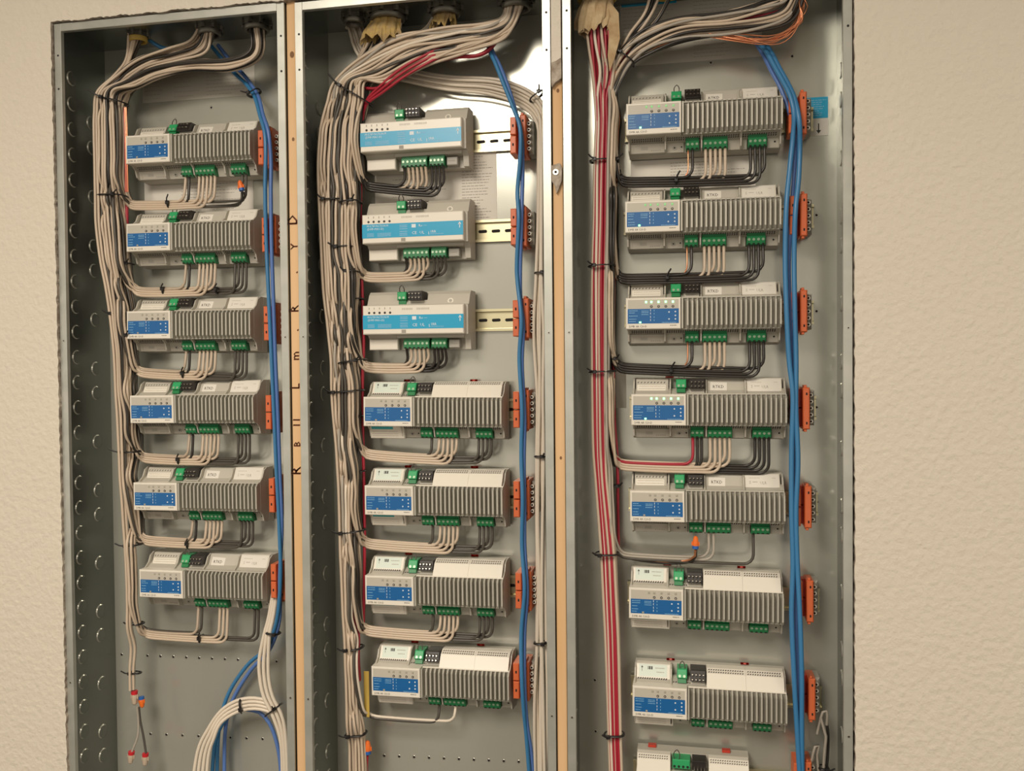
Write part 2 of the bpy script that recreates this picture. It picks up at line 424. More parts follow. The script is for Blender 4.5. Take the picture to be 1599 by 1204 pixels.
mb = MB(); mb.cyl((p.x-.0015, -.002, p.z+.006), (0,-1,0), .0048, .0042, .002, M_screw, 14); mb.cyl((p.x-.0015, -.0041, p.z+.006), (0,-1,0), .002, .002, .0002, M_hole, 8); mb.build('screw_head', cl)
tag(cl, 'torn scrap of drywall with a screw head on the right-hand stud', 'drywall scrap')

# ---------------------------------------------------------------- module parts
def vents(mb, x0, x1, y, z, M, pitch=.0032, w=.0016, h=.0022, skew=.0008):
    x = x0
    while x < x1-w:
        mb.add([(x, y, z), (x+w, y, z), (x+w+skew, y, z+h), (x+skew, y, z+h)], [(0,1,2,3)], M); x += pitch
def term_block(n, width, dark=False):
    mb = MB(); h0, h1 = -.0435, -.0305
    mb.box(0, width, -.0365, -.020, -.0315, -.0245, M_green, .0006)
    mb.box(0, width, -.0400, -.022, h0, h1, M_green, .0009)
    p = width/n
    for i in range(n):
        cx = p*(i+.5)
        mb.cyl((cx, -.0401, -.0355), (0,-1,0), .0021, .0019, .0004, M_gscrew, 10)
        mb.box(cx-.0016, cx+.0016, -.0408, -.040, h0+.0006, h0+.0024, M_hole)
    return mb
def add_at(parent, name, mb, dx):
    for i, v in enumerate(mb.v): mb.v[i] = (v[0]+dx, v[1], v[2])
    return mb.build(name, parent)
def micro(mb, x0, x1, z, y, M, rnd, h=.0010):
    x = x0
    while x < x1:
        w = rnd.uniform(.0006, .0016); mb.box(x, min(x1, x+w), y-.0001, y, z, z+h, M); x += w+.0005
rd = random.Random(21)

def upper_connectors(root, jump=True, x0=.0620):
    mb = MB(); mb.box(x0, x0+.0145, -.046, -.022, .0315, .0435, M_green2, .001)
    mb.box(x0+.001, x0+.0135, -.042, -.020, .0245, .0315, M_green, .0005)
    for k in (0, 1): mb.cyl((x0+.004+.0065*k, -.0461, .0345), (0,-1,0), .0019, .0019, .0004, M_gscrew, 10)
    mb.build('green_plug', root)
    mb = MB(); mb.box(x0+.019, x0+.041, -.050, -.022, .030, .044, M_blackp, .0005)
    mb.box(x0+.0195, x0+.0405, -.040, -.022, .0235, .030, M_hous)
    for k in range(4):
        xx = x0+.0222+.0052*k
        mb.box(xx-.0008, xx+.0008, -.0560, -.050, .0335, .0345, M_pin); mb.box(xx-.0008, xx+.0008, -.0560, -.050, .0395, .0405, M_pin)
    mb.build('pin_header', root)
    if jump:
        P = [(x0+.004, -.044, .043), (x0+.004, -.046, .049), (x0+.0075, -.047, .0535), (x0+.011, -.046, .049), (x0+.011, -.044, .043)]
        MB().tube(smooth_path(P, .002), .0008, M_dkg, 6).build('jumper_wire', root)

def face_module(root, lit):
    """small control face of the finned module"""
    mb = MB(); mb.box(-.0015, .0765, -.0590, -.026, -.0225, .0225, M_white, .0010)
    fp = mb.build('faceplate', root); y = -.0590
    mb = MB(); mb.box(.0015, .0735, y-.0002, y, .0066, .0198, M_face); mb.build('display_label', fp)
    mb = MB(); mb.box(.0012, .0738, y-.0003, y, -.0145, .0066, M_blue)
    yy = y-.0003
    for z in (.0035, .0005, -.0040, -.0085, -.0120): micro(mb, .003, .010 + rd.random()*.006, z, yy, M_print2, rd)
    for z in (.0030, .0008, -.0020): micro(mb, .021, .031, z, yy, M_print2, rd)
    for z in (.0030, -.0015, -.0065, -.011): mb.box(.0335, .0342, yy-.0001, yy, z, z+.0028, M_print); mb.box(.0385, .0393, yy-.0001, yy, z, z+.0020, M_print2)
    micro(mb, .050, .070, -.0138, yy, M_print2, rd)
    for (bx, bz) in ((.0600, .0015), (.0600, -.0085), (.0690, .0020), (.0690, -.0035), (.0690, -.0085)): mb.cyl((bx, yy, bz), (0,-1,0), .0012, .0010, .0004, M_print, 8)
    mb.build('blue_label', fp)
    mb = MB(); mb.text('DMR 4A 120-D', .0030, y, -.0200, .0042, M_blk, sx=.95); micro(mb, .0615, .0705, -.0180, y, M_blk, rd); mb.build('lettering', fp)
    for i, x in enumerate((.0275, .0350, .0452, .0554, .0655)):
        m_ = MB(); M = M_led if lit == 2 else (M_leddim if lit == 1 else M_ledoff)
        m_.box(x-.0014, x+.0014, y-.0009, y, .0148, .0178, M, .0004); m_.build('led', fp)
        if i:
            m_ = MB(); m_.cyl((x, y-.0002, .0098), (0,-1,0), .0019, .0017, .0008, M_hous2, 12); m_.cyl((x, y-.0010, .0098), (0,-1,0), .0010, .0008, .0004, M_greyc, 8); m_.build('button', fp)
    m_ = MB(); m_.box(.0175, .0205, y-.0010, y, -.0140, -.0115, M_led if lit else M_ledoff, .0004); m_.build('led', fp)

def ribbed_housing(style, x1=.2155):
    mb = MB()
    mb.box(0, x1, -.024, 0, -.045, .045, M_hous)
    mb.box(.0768 if x1 > .2 else 0, x1, -.045, -.024, -.0225, .0225, M_hous)
    rib = [(-.024,-.0450), (-.0350,-.0450), (-.0400,-.0415), (-.0400,-.0300), (-.0470,-.0225), (-.0470,.0225), (-.0400,.0300), (-.0400,.0405), (-.0330,.0450), (-.024,.0450)]
    xs = (0, .0525, .1040, .1590, x1-.0022)
    for x in xs: mb.prism(rib, x, x+.0020, M_hous)
    # sloped strip below and above the raised block
    mb.prism([(-.024,-.030), (-.0300,-.030), (-.0400,-.0225), (-.024,-.0225)], .002, x1-.002, M_hous)
    mb.prism([(-.024,.030), (-.024,.0225), (-.0400,.0225), (-.0300,.030)], .002, x1-.002, M_hous)
    # flat compartment floors
    mb.box(.002, .0525, -.0335, -.024, -.0445, -.030, M_hous, .0006)
    for a, b in ((.0545, .0800), (.1420, .1590), (.1610, .1690), (.1970, x1-.0022)): mb.box(a, b, -.0300, -.024, -.0445, -.030, M_hous, .0004)
    mb.box(.0800, .1420, -.0270, -.024, -.0445, -.030, M_hous)
    for xa, xb in ((.005, .051), (.056, .103), (.107, .157), (.162, x1-.006)):
        for q in (0, 1): 
            vents(mb, xa, xb, -.0345-.0028*q-.0012, -.0281+.0022*q, M_hous2)
    # debossed marks on the lower left bay
    mb.box(.007, .0075, -.0337, -.0335, -.042, -.034, M_gprint); mb.box(.018, .028, -.0337, -.0335, -.0395, -.0345, M_greyc)
    for k in range(5): mb.box(.033+.003*k, .0346+.003*k, -.0337, -.0335, -.0415, -.0395, M_gprint)
    mb.cyl((.0665, -.0302, -.0375), (0,-1,0), .0032, .0030, .0006, M_greyc, 12); mb.cyl((.0665, -.0309, -.0375), (0,-1,0), .0012, .0012, .0002, M_hole, 8)
    mb.cyl((.0765, -.0302, -.0365), (0,-1,0), .0012, .0012, .0002, M_hole, 8); mb.cyl((x1-.008, -.0302, -.0355), (0,-1,0), .0014, .0014, .0002, M_hole, 8)
    return mb

def make_finned(style, lit=0, latches=False, closed_terminals=False):
    root = empty('dimmer_module')
    X1 = .2155
    mb = ribbed_housing(style, X1); hs = mb.build('housing', root)
    face_module(root, lit)
    # heatsink
    mb = MB(); mb.box(.0785, X1-.0005, -.0475, -.040, -.0218, .0218, M_finshade)
    mb.box(.0775, .0800, -.0580, -.045, -.0222, .0222, M_fin, .0004)
    n = 20; fin = [(-.0470,-.0222), (-.0530,-.0222), (-.0580,-.0175), (-.0580,.0175), (-.0530,.0222), (-.0470,.0222)]
    for k in range(n):
        x = .0850 + k*(X1-.0025-.0850)/(n-1); mb.prism(fin, x, x+.0024, M_fin)
    mb.box(.0785, X1-.0005, -.0500, -.045, .0218, .0235, M_white if style == 'cover' else M_hous)
    mb.box(.0785, X1-.0005, -.0490, -.045, -.0230, -.0218, M_hous)
    mb.build('heatsink', root)
    add_at(root, 'terminal_block', term_block(3, .0190), .0825)
    add_at(root, 'terminal_block', term_block(5, .0345), .1070)
    add_at(root, 'terminal_block', term_block(4, .0260), .1700)
    upper_connectors(root, True)
    # upper left bay
    if style == 'cover':
        mb = MB(); mb.box(.0022, .0523, -.0350, -.024, .0245, .0448, M_white, .0008); b0 = mb.build('bay_cover', root)
        mb = MB(); mb.box(.0060, .0475, -.0353, -.0350, .0285, .0440, M_mint)
        mb.box(.0105, .0110, -.0354, -.0353, .0350, .0415, M_blk); mb.plate([(.0092, .0395), (.0123, .0395), (.01075, .0422)], -.0354, -.0353, M_blk)
        for k in range(7): mb.box(.019+.0011*k, .0195+.0011*k+.0003*(k % 3), -.0354, -.0353, .0375, .0415, M_blk)
        micro(mb, .030, .044, .0390, -.0353, M_gprint, rd); micro(mb, .032, .043, .0340, -.0353, M_gprint, rd)
        mb.build('mint_label', b0)
        v = MB(); vents(v, .004, .050, -.0361, .0252, M_hous2, .0034, .0018, .0022, .0012); vents(v, .0555, .103, -.0382, .0232, M_hous2, .0034, .0018, .0022, .0012); vv = v.build('vent_slots', root); vv['kind'] = 'stuff'
        # white covers over the two right bays
        prof = [(-.024,.0455), (-.0400,.0455), (-.0475,.0405), (-.0500,.0235), (-.024,.0235)]
        for a, b in ((.1045, .1595), (.1597, X1-.0030)):
            mb = MB(); mb.prism(prof, a, b, M_white)
            x = a+.003
            while x < b-.003:
                for q in range(2):
                    t = .25+.42*q; yy = -.0400-.0075*t; zz = .0455-.0050*t
                    mb.add([(x, yy-.0002, zz+.0002), (x+.0018, yy-.0002, zz+.0002), (x+.0008, yy-.0016, zz-.0008), (x-.001, yy-.0016, zz-.0008)], [(0,1,2,3)], M_hous2)
                x += .0034
            mb.build('bay_cover', root)
        # lower left label plate
        mb = MB(); mb.box(.0005, .0560, -.0400, -.033, -.0455, -.0235, M_white, .0010); lc = mb.build('bay_cover', root)
        mb = MB(); mb.box(.0040, .0390, -.0403, -.0400, -.0290, -.0245, M_teal); 
        for z in (-.0335, -.0375, -.0410): micro(mb, .004, .046, z, -.0400, M_gprint, rd, .0007)
        mb.build('teal_label', lc)
    else:
        mb = MB(); mb.box(.0035, .0510, -.0335, -.024, .0250, .0440, M_hous, .0006)
        vents(mb, .0055, .0495, -.0336, .0378, M_hous2, .0048, .0014, .0020, .0012)
        b0 = mb.build('vented_bay', root)
        mb = MB(); mb.box(.0055, .0470, -.0338, -.0335, .0265, .0355, M_white)
        for z in (.033, .0295): micro(mb, .008, .046, z, -.0338, M_gprint, rd, .0007)
        mb.build('bay_label', b0)
        mb = MB(); mb.box(.1062, .1590, -.0330, -.024, .0240, .0445, M_hous, .0006); b1 = mb.build('bay_cover', root)
        mb = MB(); mb.plate([(.1110, .0395), (.1345, .0385), (.1342, .0255), (.1106, .0262)], -.0333, -.0330, M_paper); mb.text('RTKD', .1142, -.0333,   .0305, .0062, M_blk, sx=1.0); mb.build('name_sticker', b1)
        mb = MB(); mb.box(.1612, X1-.0045, -.0345, -.024, .0240, .0448, M_white, .0010); b2 = mb.build('bay_cover', root)
        mb = MB(); mb.plate([(.1630, .0438), (.2090, .0438), (.2090, .0275), (.2070, .0255), (.1630, .0255)], -.0348, -.0345, M_paper)
        mb.text('S', .1680, -.0348, .0310, .0058, M_gprint); micro(mb, .1730, .1800, .0330, -.0348, M_gprint, rd); mb.text('ULR', .1830, -.0348, .0305, .0058, M_gprint, sx=.9)
        micro(mb, .168, .183, .0385, -.0348, M_face, rd); micro(mb, .200, .2050, .0385, -.0348, M_face, rd)
        mb.build('rating_sticker', b2)
    if latches:
        for x in (.0520, .1600):
            mb = MB(); mb.box(x-.006, x+.006, -.0140, -.004, .045, .0485, M_red, .0008); mb.box(x-.002, x+.002, -.0180, -.012, .0460, .0480, M_red); mb.build('rail_latch', root)
    return lean_tiers(root)

def make_banded():
    root = empty('lighting_control_module'); X1 = .1625
    mb = MB()
    prof = [(0,-.045), (-.0300,-.045), (-.0320,-.0300), (-.0400,-.0225), (-.0480,-.0222), (-.0480,.0222), (-.0420,.0240), (-.0330,.0400), (-.0270,.0450), (0,.0450)]
    low = [(0,-.045), (-.0200,-.045), (-.0200,-.0290), (-.0400,-.0270), (-.0400,-.0225), (-.0480,-.0222), (-.0480,.0222), (-.0420,.0240), (-.0330,.0400), (-.0270,.0450), (0,.0450)]
    notch = [(0,-.045), (-.0200,-.045), (-.0200,-.0290), (-.0400,-.0270), (-.0400,-.0225), (-.0480,-.0222), (-.0480,.0222), (-.0420,.0240), (-.0380,.0310), (-.0200,.0310), (-.0200,.0450), (0,.0450)]
    mb.prism(prof, 0, .0475, M_hous); mb.prism(notch, .0475, .0960, M_hous); mb.prism(low, .0960, .1540, M_hous); mb.prism(prof, .1540, X1, M_hous)
    vents(mb, .004, .045, -.0322, -.0448, M_hous2, .0030, .0016, .0018)
    mb.cyl((.1330, -.0392, .0290), (0,-1,0.4), .0048, .0045, .0004, M_white, 16); mb.cyl((.1330, -.0397, .0292), (0,-1,.4), .0026, .0026, .0003, M_greyc, 12)
    mb.build('housing', root)
    mb = MB(); mb.box(.0008, .0470, -.0365, -.030, -.0452, -.0285, M_white, .0012); mb.build('bay_cover', root)
    mb = MB(); mb.box(-.0012, X1-.004, -.0590, -.046, -.0218, .0222, M_white, .0014); fp = mb.build('faceplate', root); y = -.0590
    mb = MB(); mb.box(-.0010, X1-.0042, y-.0003, y, -.0137, .0076, M_cyan); yy = y-.0003
    mb.text('MULTIFUNCTION M', .0065, yy, .0030, .0045, M_print, sx=.85); mb.text('(DMF-MA1-D)', .0070, yy, -.0015, .0045, M_print)
    for z in (-.0075, -.0095, -.0115): micro(mb, .007, .018, z, yy, M_print2, rd, .0012); micro(mb, .0235, .045, z, yy, M_print2, rd, .0012)
    for z in (.0035, .0010, -.0020, -.0060, -.0090, -.0115): micro(mb, .0590, .0710, z, yy, M_print2, rd, .0014)
    mb.box(.0780, .0845, yy-.0001, yy, .0000, .0052, M_print); mb.text('Ro', .0890, yy, .0010, .0055, M_print); micro(mb, .0965, .1020, .0020, yy, M_print2, rd)
    mb.text('CE', .0780, yy, -.0100, .0062, M_print, sx=1.1); mb.text('UL', .0905, yy, -.0100, .0062, M_print)
    mb.box(.1045, .1052, yy-.0001, yy, -.0115, -.0070, M_print); mb.text('1RR', .1070, yy, -.0090, .0055, M_print); micro(mb, .106, .128, -.0112, yy, M_print2, rd)
    mb.box(.1524, .1536, yy-.0001, yy, -.0030, .0030, M_print); mb.plate([(.1505, .0020), (.1555, .0020), (.1530, .0062)], yy-.0001, yy, M_print)
    mb.build('cyan_label', fp)
    for x in (.0093, .0175, .0260, .0345, .0430):
        m_ = MB(); m_.box(x-.0006, x+.0006, y-.0003, y, .0165, .0192, M_gprint); m_.build('led', fp)
        m_ = MB(); m_.cyl((x, y, .0112), (0,-1,0), .0019, .0016, .0006, M_blackp, 10); m_.build('button', fp)
    mb = MB(); micro(mb, .062, .079, .0150, y, M_face, rd, .003); micro(mb, .085, .105, .0150, y, M_face, rd, .003); mb.box(.0610, .0680, y-.0002, y, -.0200, -.0150, M_gprint); tag(mb.build('print', fp), kind='stuff')
    add_at(root, 'terminal_block', term_block(6, .0410), .0575); add_at(root, 'terminal_block', term_block(4, .0240), .1020)
    mb = MB(); mb.box(.1280, .1450, -.0330, -.020, -.0425, -.0300, M_greyc, .001); micro(mb, .130, .142, -.037, -.0331, M_gprint, rd, .002); mb.build('grey_socket', root)
    upper_connectors(root, True, .0500)
    return root

def lean_tiers(root):
    seen = set()
    def go(o):
        if o.type == 'MESH' and o.data.name not in seen:
            seen.add(o.data.name)
            for v in o.data.vertices:
                x, y, z = v.co
                if y < -.008 and abs(z) > .0232:
                    e = abs(z)-.0232
                    v.co.y = min(-.004, y + e*(.55 if z > 0 else .34))
                    if z < 0: v.co.z = -.0232 - e*.90
        for c in bpy.data.objects:
            if c.parent == o: go(c)
    go(root); return root
# face rectangle survey of every module: left x, top, bottom at left; right x, top, bottom at right
DV = {'L': [(196,210,254,391,199,249), (196,349,392,392,342.5,386), (197,485,528.6,392,483,527), (203,619,661,396,618,660), (207,754,798,403,757,800), (217,888,934,411,896,942)],
      'M': [(561,194,238,723,183,228), (565,337,381,725,329,375), (566.6,479,521.5,725,476,519), (569,620,664,782.6,621,666), (572,759,804,783,764,807), (572,899,945,784,906,954), (581,1042,1086,795,1053,1100)],
      'R': [(979,161,209.5,1223,147,198.6), (978,315,361,1220,306,354), (979,467,512,1221,462,509), (987.6,616,663,1229,617,664), (986,767.6,814,1226,771.7,818.6), (984,916,965,1224,928,978), (989,1070,1118.6,1230,1086,1136)]}
CN = {'L': [(402,230), (408,366.5), (411,505), (414,644), (419,774), (422,908)],
      'M': [(796,211), (797,354), (800.5,497), (801,640), (801.5,780), (804.6,923), (801,1064)],
      'R': [(1232,177), (1233,336), (1233,486), (1237,638), (1240,792), (1243,939), (1246,1092), (1240,1222)]}
SCL = 1.0169; YF = YR - .0590*SCL
GENERIC = {}
def proto(key, fn):
    if key not in GENERIC: GENERIC[key] = fn(); return GENERIC[key]
    src = GENERIC[key]
    KID = {}
    for x in bpy.data.objects:
        if x.parent: KID.setdefault(x.parent, []).append(x)
    def cp(o, par):
        c = o.copy(); C.objects.link(c)
        if par: c.parent = par
        for ch in KID.get(o, []): cp(ch, c)
        return c
    return cp(src, None)
DEVPOS = {}
lit_r = [1, 1, 2, 2, 0]
for ck in 'LMR':
    ci = 'LMR'.index(ck)
    for i, (xa, ta, ba, xb, tb, bb) in enumerate(DV[ck]):
        pts = [U(xa, ta, YF), U(xa, ba, YF), U(xb, tb, YF), U(xb, bb, YF)]
        zc = sum(p.z for p in pts)/4; width = .1585 if (ck == 'M' and i < 3) else .2155
        xc = sum(p.x for p in pts)/4; x0 = xc - width*SCL/2
        tilt = math.atan2((pts[2].z+pts[3].z)-(pts[0].z+pts[1].z), 2*(pts[2].x-pts[0].x))
        tilt = max(-.006, min(.006, tilt))
        if ck == 'M' and i < 3: key = ('band',); fn = make_banded
        elif ck == 'M' or (ck == 'R' and i >= 5): key = ('cover', 0, True); fn = lambda: make_finned('cover', 0, True)
        else:
            lt = lit_r[i] if ck == 'R' else 0; key = ('label', lt, False); fn = lambda lt=lt: make_finned('label', lt, lt == 2)
        r = proto(key, fn); r.location = (x0, YR, zc); r.scale = (SCL,)*3; r.rotation_euler = (0, -tilt, 0)
        DEVPOS[ck, i] = (x0, zc)
        if key[0] == 'band':
            tag(r, 'pale module with cyan band, %s of three in the middle cabinet' % ['topmost', 'middle one', 'lowest'][i], 'control module', 'cyan banded modules')
        elif key[0] == 'cover':
            if ck == 'M': lb = 'finned module with white bay covers, %s in middle cabinet' % ORD[i].replace('from the top', 'from top')
            else: lb = 'unwired finned module with white covers, %s in right cabinet' % ORD[i].replace('from the top', 'from top')
            tag(r, lb, 'dimmer module', 'finned modules with white covers')
        else:
            ext = {('R', 0): ' with faint green lights', ('R', 1): ' with small green lights', ('R', 2): ' with bright green lights', ('R', 3): ' with five glowing green lights', ('R', 4): ' above an orange wire nut'}.get((ck, i), '')
            tag(r, 'finned module%s, %s in %s cabinet' % (ext or ' with blue label', ORD[i].replace('from the top', 'from top'), CABN[ci]), 'dimmer module', 'finned modules with blue labels')

# partly seen module at the bottom of the right cabinet
p = U(994, 1172, YR-.04); q = U(1170, 1186, YR-.04)
root = empty('control_module', (p.x, YR, p.z-.050)); L8 = q.x-p.x
tag(root, 'white capped module cut off at the bottom of the right cabinet', 'control module')
mb = MB(); mb.box(0, L8, -.024, 0, -.045, .045, M_hous); mb.box(0, L8, -.050, -.024, -.024, .024, M_white, .001); mb.build('housing', root)
prof = [(-.024,.0455), (-.0360,.0455), (-.0440,.0405), (-.0500,.0235), (-.024,.0235)]
for a, b in ((.001, .0500), (.1060, L8-.001)):
    mb = MB(); mb.prism(prof, a, b, M_white)
    x = a+.003
    while x < b-.003:
        for qq in range(2):
            t = .25+.42*qq; yy = -.036-.008*t; zz = .0455-.005*t
            mb.add([(x, yy-.0002, zz+.0002), (x+.0018, yy-.0002, zz+.0002), (x+.0008, yy-.0016, zz-.0008), (x-.001, yy-.0016, zz-.0008)], [(0,1,2,3)], M_hous2)
        x += .0034
    mb.build('bay_cover', root)
mb = MB(); mb.box(.0530, .0790, -.046, -.022, .0300, .0435, M_green2, .001)
for k in range(4): mb.cyl((.0562+.0064*k, -.0461, .0335), (0,-1,0), .0019, .0019, .0004, M_hole, 8)
mb.build('green_plug', root)
mb = MB(); mb.box(.082, .102, -.048, -.022, .030, .044, M_blackp, .0005)
for k in range(4): mb.box(.0842+.005*k, .0856+.005*k, -.054, -.048, .0335, .0345, M_pin)
mb.build('pin_header', root)
MB().tube(smooth_path([(.056, -.044, .043), (.055, -.046, .052), (.060, -.047, .0585), (.064, -.046, .052), (.063, -.044, .043)], .002), .0007, M_dkg, 6).build('jumper_wire', root)
for x in (.022, L8-.032):
    mb = MB(); mb.box(x-.006, x+.006, -.0140, -.004, .045, .0485, M_red, .0008); mb.build('rail_latch', root)
mb = MB(); y = -.0502; mb.box(.003, L8-.003, y, y+.0002, -.012, .006, M_blue); mb.build('blue_label', root)
DEVPOS['R', 7] = (p.x, p.z-.050)

# ---------------------------------------------------------------- rails and link connectors
def din_rail(ci, x0, x1, z):
    mb = MB(); h = .0175
    prof = [(YR, z+h), (YR, z+.0135), (YP-.0011, z+.0125), (YP-.0011, z-.0125), (YR, z-.0135), (YR, z-h), (YR+.001, z-h), (YR+.001, z-.0142), (YP-.0001, z-.0135), (YP-.0001, z+.0135), (YR+.001, z+.0142), (YR+.001, z+h)]
    mb.prism(prof, x0, x1, M_rail)
    x = x0+.012
    while x < x1-.012:
        pts = []
        for k in range(12):
            t = 2*PI*k/12; pts.append((x + (.0045 if math.cos(t) > 0 else -.0045) + math.cos(t)*.0026, z+math.sin(t)*.0026))
        mb.plate(pts, YP-.00125, YP-.0011, M_hole); x += .0215
    return mb.build('din_rail', cabs[ci])
def make_link():
    r = empty('link_connector')
    rib = lambda mb, x0, x1, z0, z1, yf, M: (mb.box(x0, x1, yf, -.012, z0, z1, M, .0012), mb.box((x0+x1)/2-.0012, (x0+x1)/2+.0012, yf-.0002, yf, (z0+z1)/2-.002, (z0+z1)/2+.002, M_hole))
    for z0, z1 in ((.0008, .0275), (-.0275, -.0008)):
        mb = MB(); rib(mb, 0, .0095, z0, z1, -.0520, M_orange); mb.box(.0095, .0150, -.0300, -.012, z0, z1, M_red, .0004); mb.build('orange_plug', r)
    mb = MB(); mb.box(.0150, .0245, -.0520, -.012, -.0300, .0300, M_orange, .0014)
    for s in (1, -1):
        mb.box(.0165, .0205, -.0500, -.030, min(s*.0300, s*.0335), max(s*.0300, s*.0335), M_orange, .0006)
        mb.box(.0190, .0212, -.0522, -.052, s*.0210-.0018, s*.0210+.0018, M_hole)
    mb.build('orange_plug', r)
    mb = MB(); mb.box(.0245, .0330, -.0330, 0, -.0255, .0255, M_greyc, .003); mb.box(0, .0245, -.012, 0, -.0230, .0230, M_greyc)
    for k in range(5):
        z = -.0190+.0095*k
        mb.cyl((.0272, -.0330, z), (0,-1,0), .0030, .0028, .0085, M_white, 12); mb.cyl((.0272, -.0416, z), (0,-1,0), .0016, .0016, .0002, M_hole, 8)
    mb.build('terminal_base', r)
    return r
for ck in 'LMR':
    ci = 'LMR'.index(ck)
    for i, (px, py) in enumerate(CN[ck]):
        p = U(px, py, YR-.052*SCL); r = proto(('link',), make_link); r.location = (p.x, YR, p.z); r.scale = (SCL*.98,)*3
        tag(r, 'orange and grey link connector, %s in %s cabinet' % (ORD[i].replace('from the top', 'from top'), CABN[ci]), 'connector', 'orange link connectors')
        dx, dz = DEVPOS[ck, i]
        din_rail(ci, dx-.008, min(p.x+.040, CX[ci][1]-.003), dz)

# ---------------------------------------------------------------- wires
COLS = {'L': [(150,163,191),(180,158,193),(215,157,194),(250,158,194),(305,160,193),(350,162,195),(400,168,199),(450,177,204),(500,183,206),(560,188,208),(600,190,209),(700,198,212),(800,202,214),(900,207,218),(970,210,219),(1050,208,214),(1090,209,215)],
        'M': [(130,530,578),(165,518,572),(200,509,567),(250,504,565),(310,505,562),(400,508,561),(450,510,560),(500,517,560),(560,524,561),(620,525,562),(700,531,562),(760,534,562),(830,537,562),(900,540,562),(1000,544,562),(1060,546,566),(1145,548,572),(1230,550,576)],
        'R': [(150,926,966),(200,929,963),(250,926,962),(350,925,960),(415,923,959),(480,923,958),(580,924,958),(700,926,958),(750,930,958),(860,938,962),(1000,944,968),(1145,948,971),(1230,951,974)]}
def edge(ck, y):
    T = COLS[ck]
    if y <= T[0][0]: return T[0][1:]
    for a, b in zip(T, T[1:]):
        if y <= b[0]:
            t = (y-a[0])/(b[0]-a[0]); return (a[1]+(b[1]-a[1])*t, a[2]+(b[2]-a[2])*t)
    return T[-1][1:]
HY = {'L': [(322,318),(457,455),(583,590),(716,722),(845,852),(990,999)],
      'M': [(293,303),(434,431),(575,576),(711,719),(850,858),(986,995),(1122,1130)],
      'R': [(286,281),(437,432),(576,583),(727,734),(869,879)]}
T_F = [.0857, .0920, .0983]; T_C = [.1070+.0345*(k+.5)/5 for k in range(5)]; T_K = [.1700+.0260*(k+.5)/4 for k in range(4)]
B_A = [.0575+.0410*(k+.5)/6 for k in range(6)]; B_B = [.1020+.0240*(k+.5)/4 for k in range(4)]
TERM = {}
K, D, Cc, Rr, Cu, Gt = M_bkw, M_dkg, M_cream, M_redw, M_copper, M_tan
for i in range(6): TERM['L', i] = [(T_F[0], Rr if i == 0 else M_cream2), (T_F[1], K)] + [(t, Cc) for t in T_C] + [(t, D) for t in T_K]
TERM['L', 0] = [(T_F[0], Cc), (T_F[1], K)] + [(t, Cc) for t in T_C] + [(t, D) for t in T_K[2:]]
TERM['L', 5] = [(T_F[0], M_cream2), (T_F[1], D)] + [(t, Cc) for t in T_C[2:]] + [(t, D) for t in T_K[2:]]
for i in range(3): TERM['M', i] = [(B_A[0], K), (B_A[1], Cc)] + [(t, Cc) for t in B_A[2:]] + [(t, K if i != 1 else D) for t in B_B]
for i in range(3, 6): TERM['M', i] = [(T_F[2], D)] + [(t, Cc) for t in T_C] + [(t, D) for t in T_K]
TERM['M', 6] = [(T_F[2], D), (T_C[2], M_wcab)]
for i in range(4): TERM['R', i] = [(T_F[0], Cu if i < 3 else Rr), (T_F[1], K)] + [(t, Cc) for t in T_C] + [(t, K) for t in T_K]
TERM['R', 3].insert(1, (T_F[2], K))
TERM['R', 4] = [(T_C[0], Gt), (T_C[1], Gt), (T_K[0], D)]
WR = .0023
ROWN = ['top', 'second', 'third', 'fourth', 'fifth', 'sixth', 'seventh']
COLN = {M_cream: 'cream', M_bkw: 'black', M_dkg: 'charcoal', M_redw: 'red', M_copper: 'bare copper', M_tan: 'grey', M_cream2: 'tan', M_wcab: 'white'}
def wire(pts, M, label, cat='wire', group=None, r=WR, name='wire', n=7, step=.004):
    mb = MB(); mb.tube(smooth_path(pts, step), r, M, n); o = mb.build(name); tag(o, label, cat, group); return o

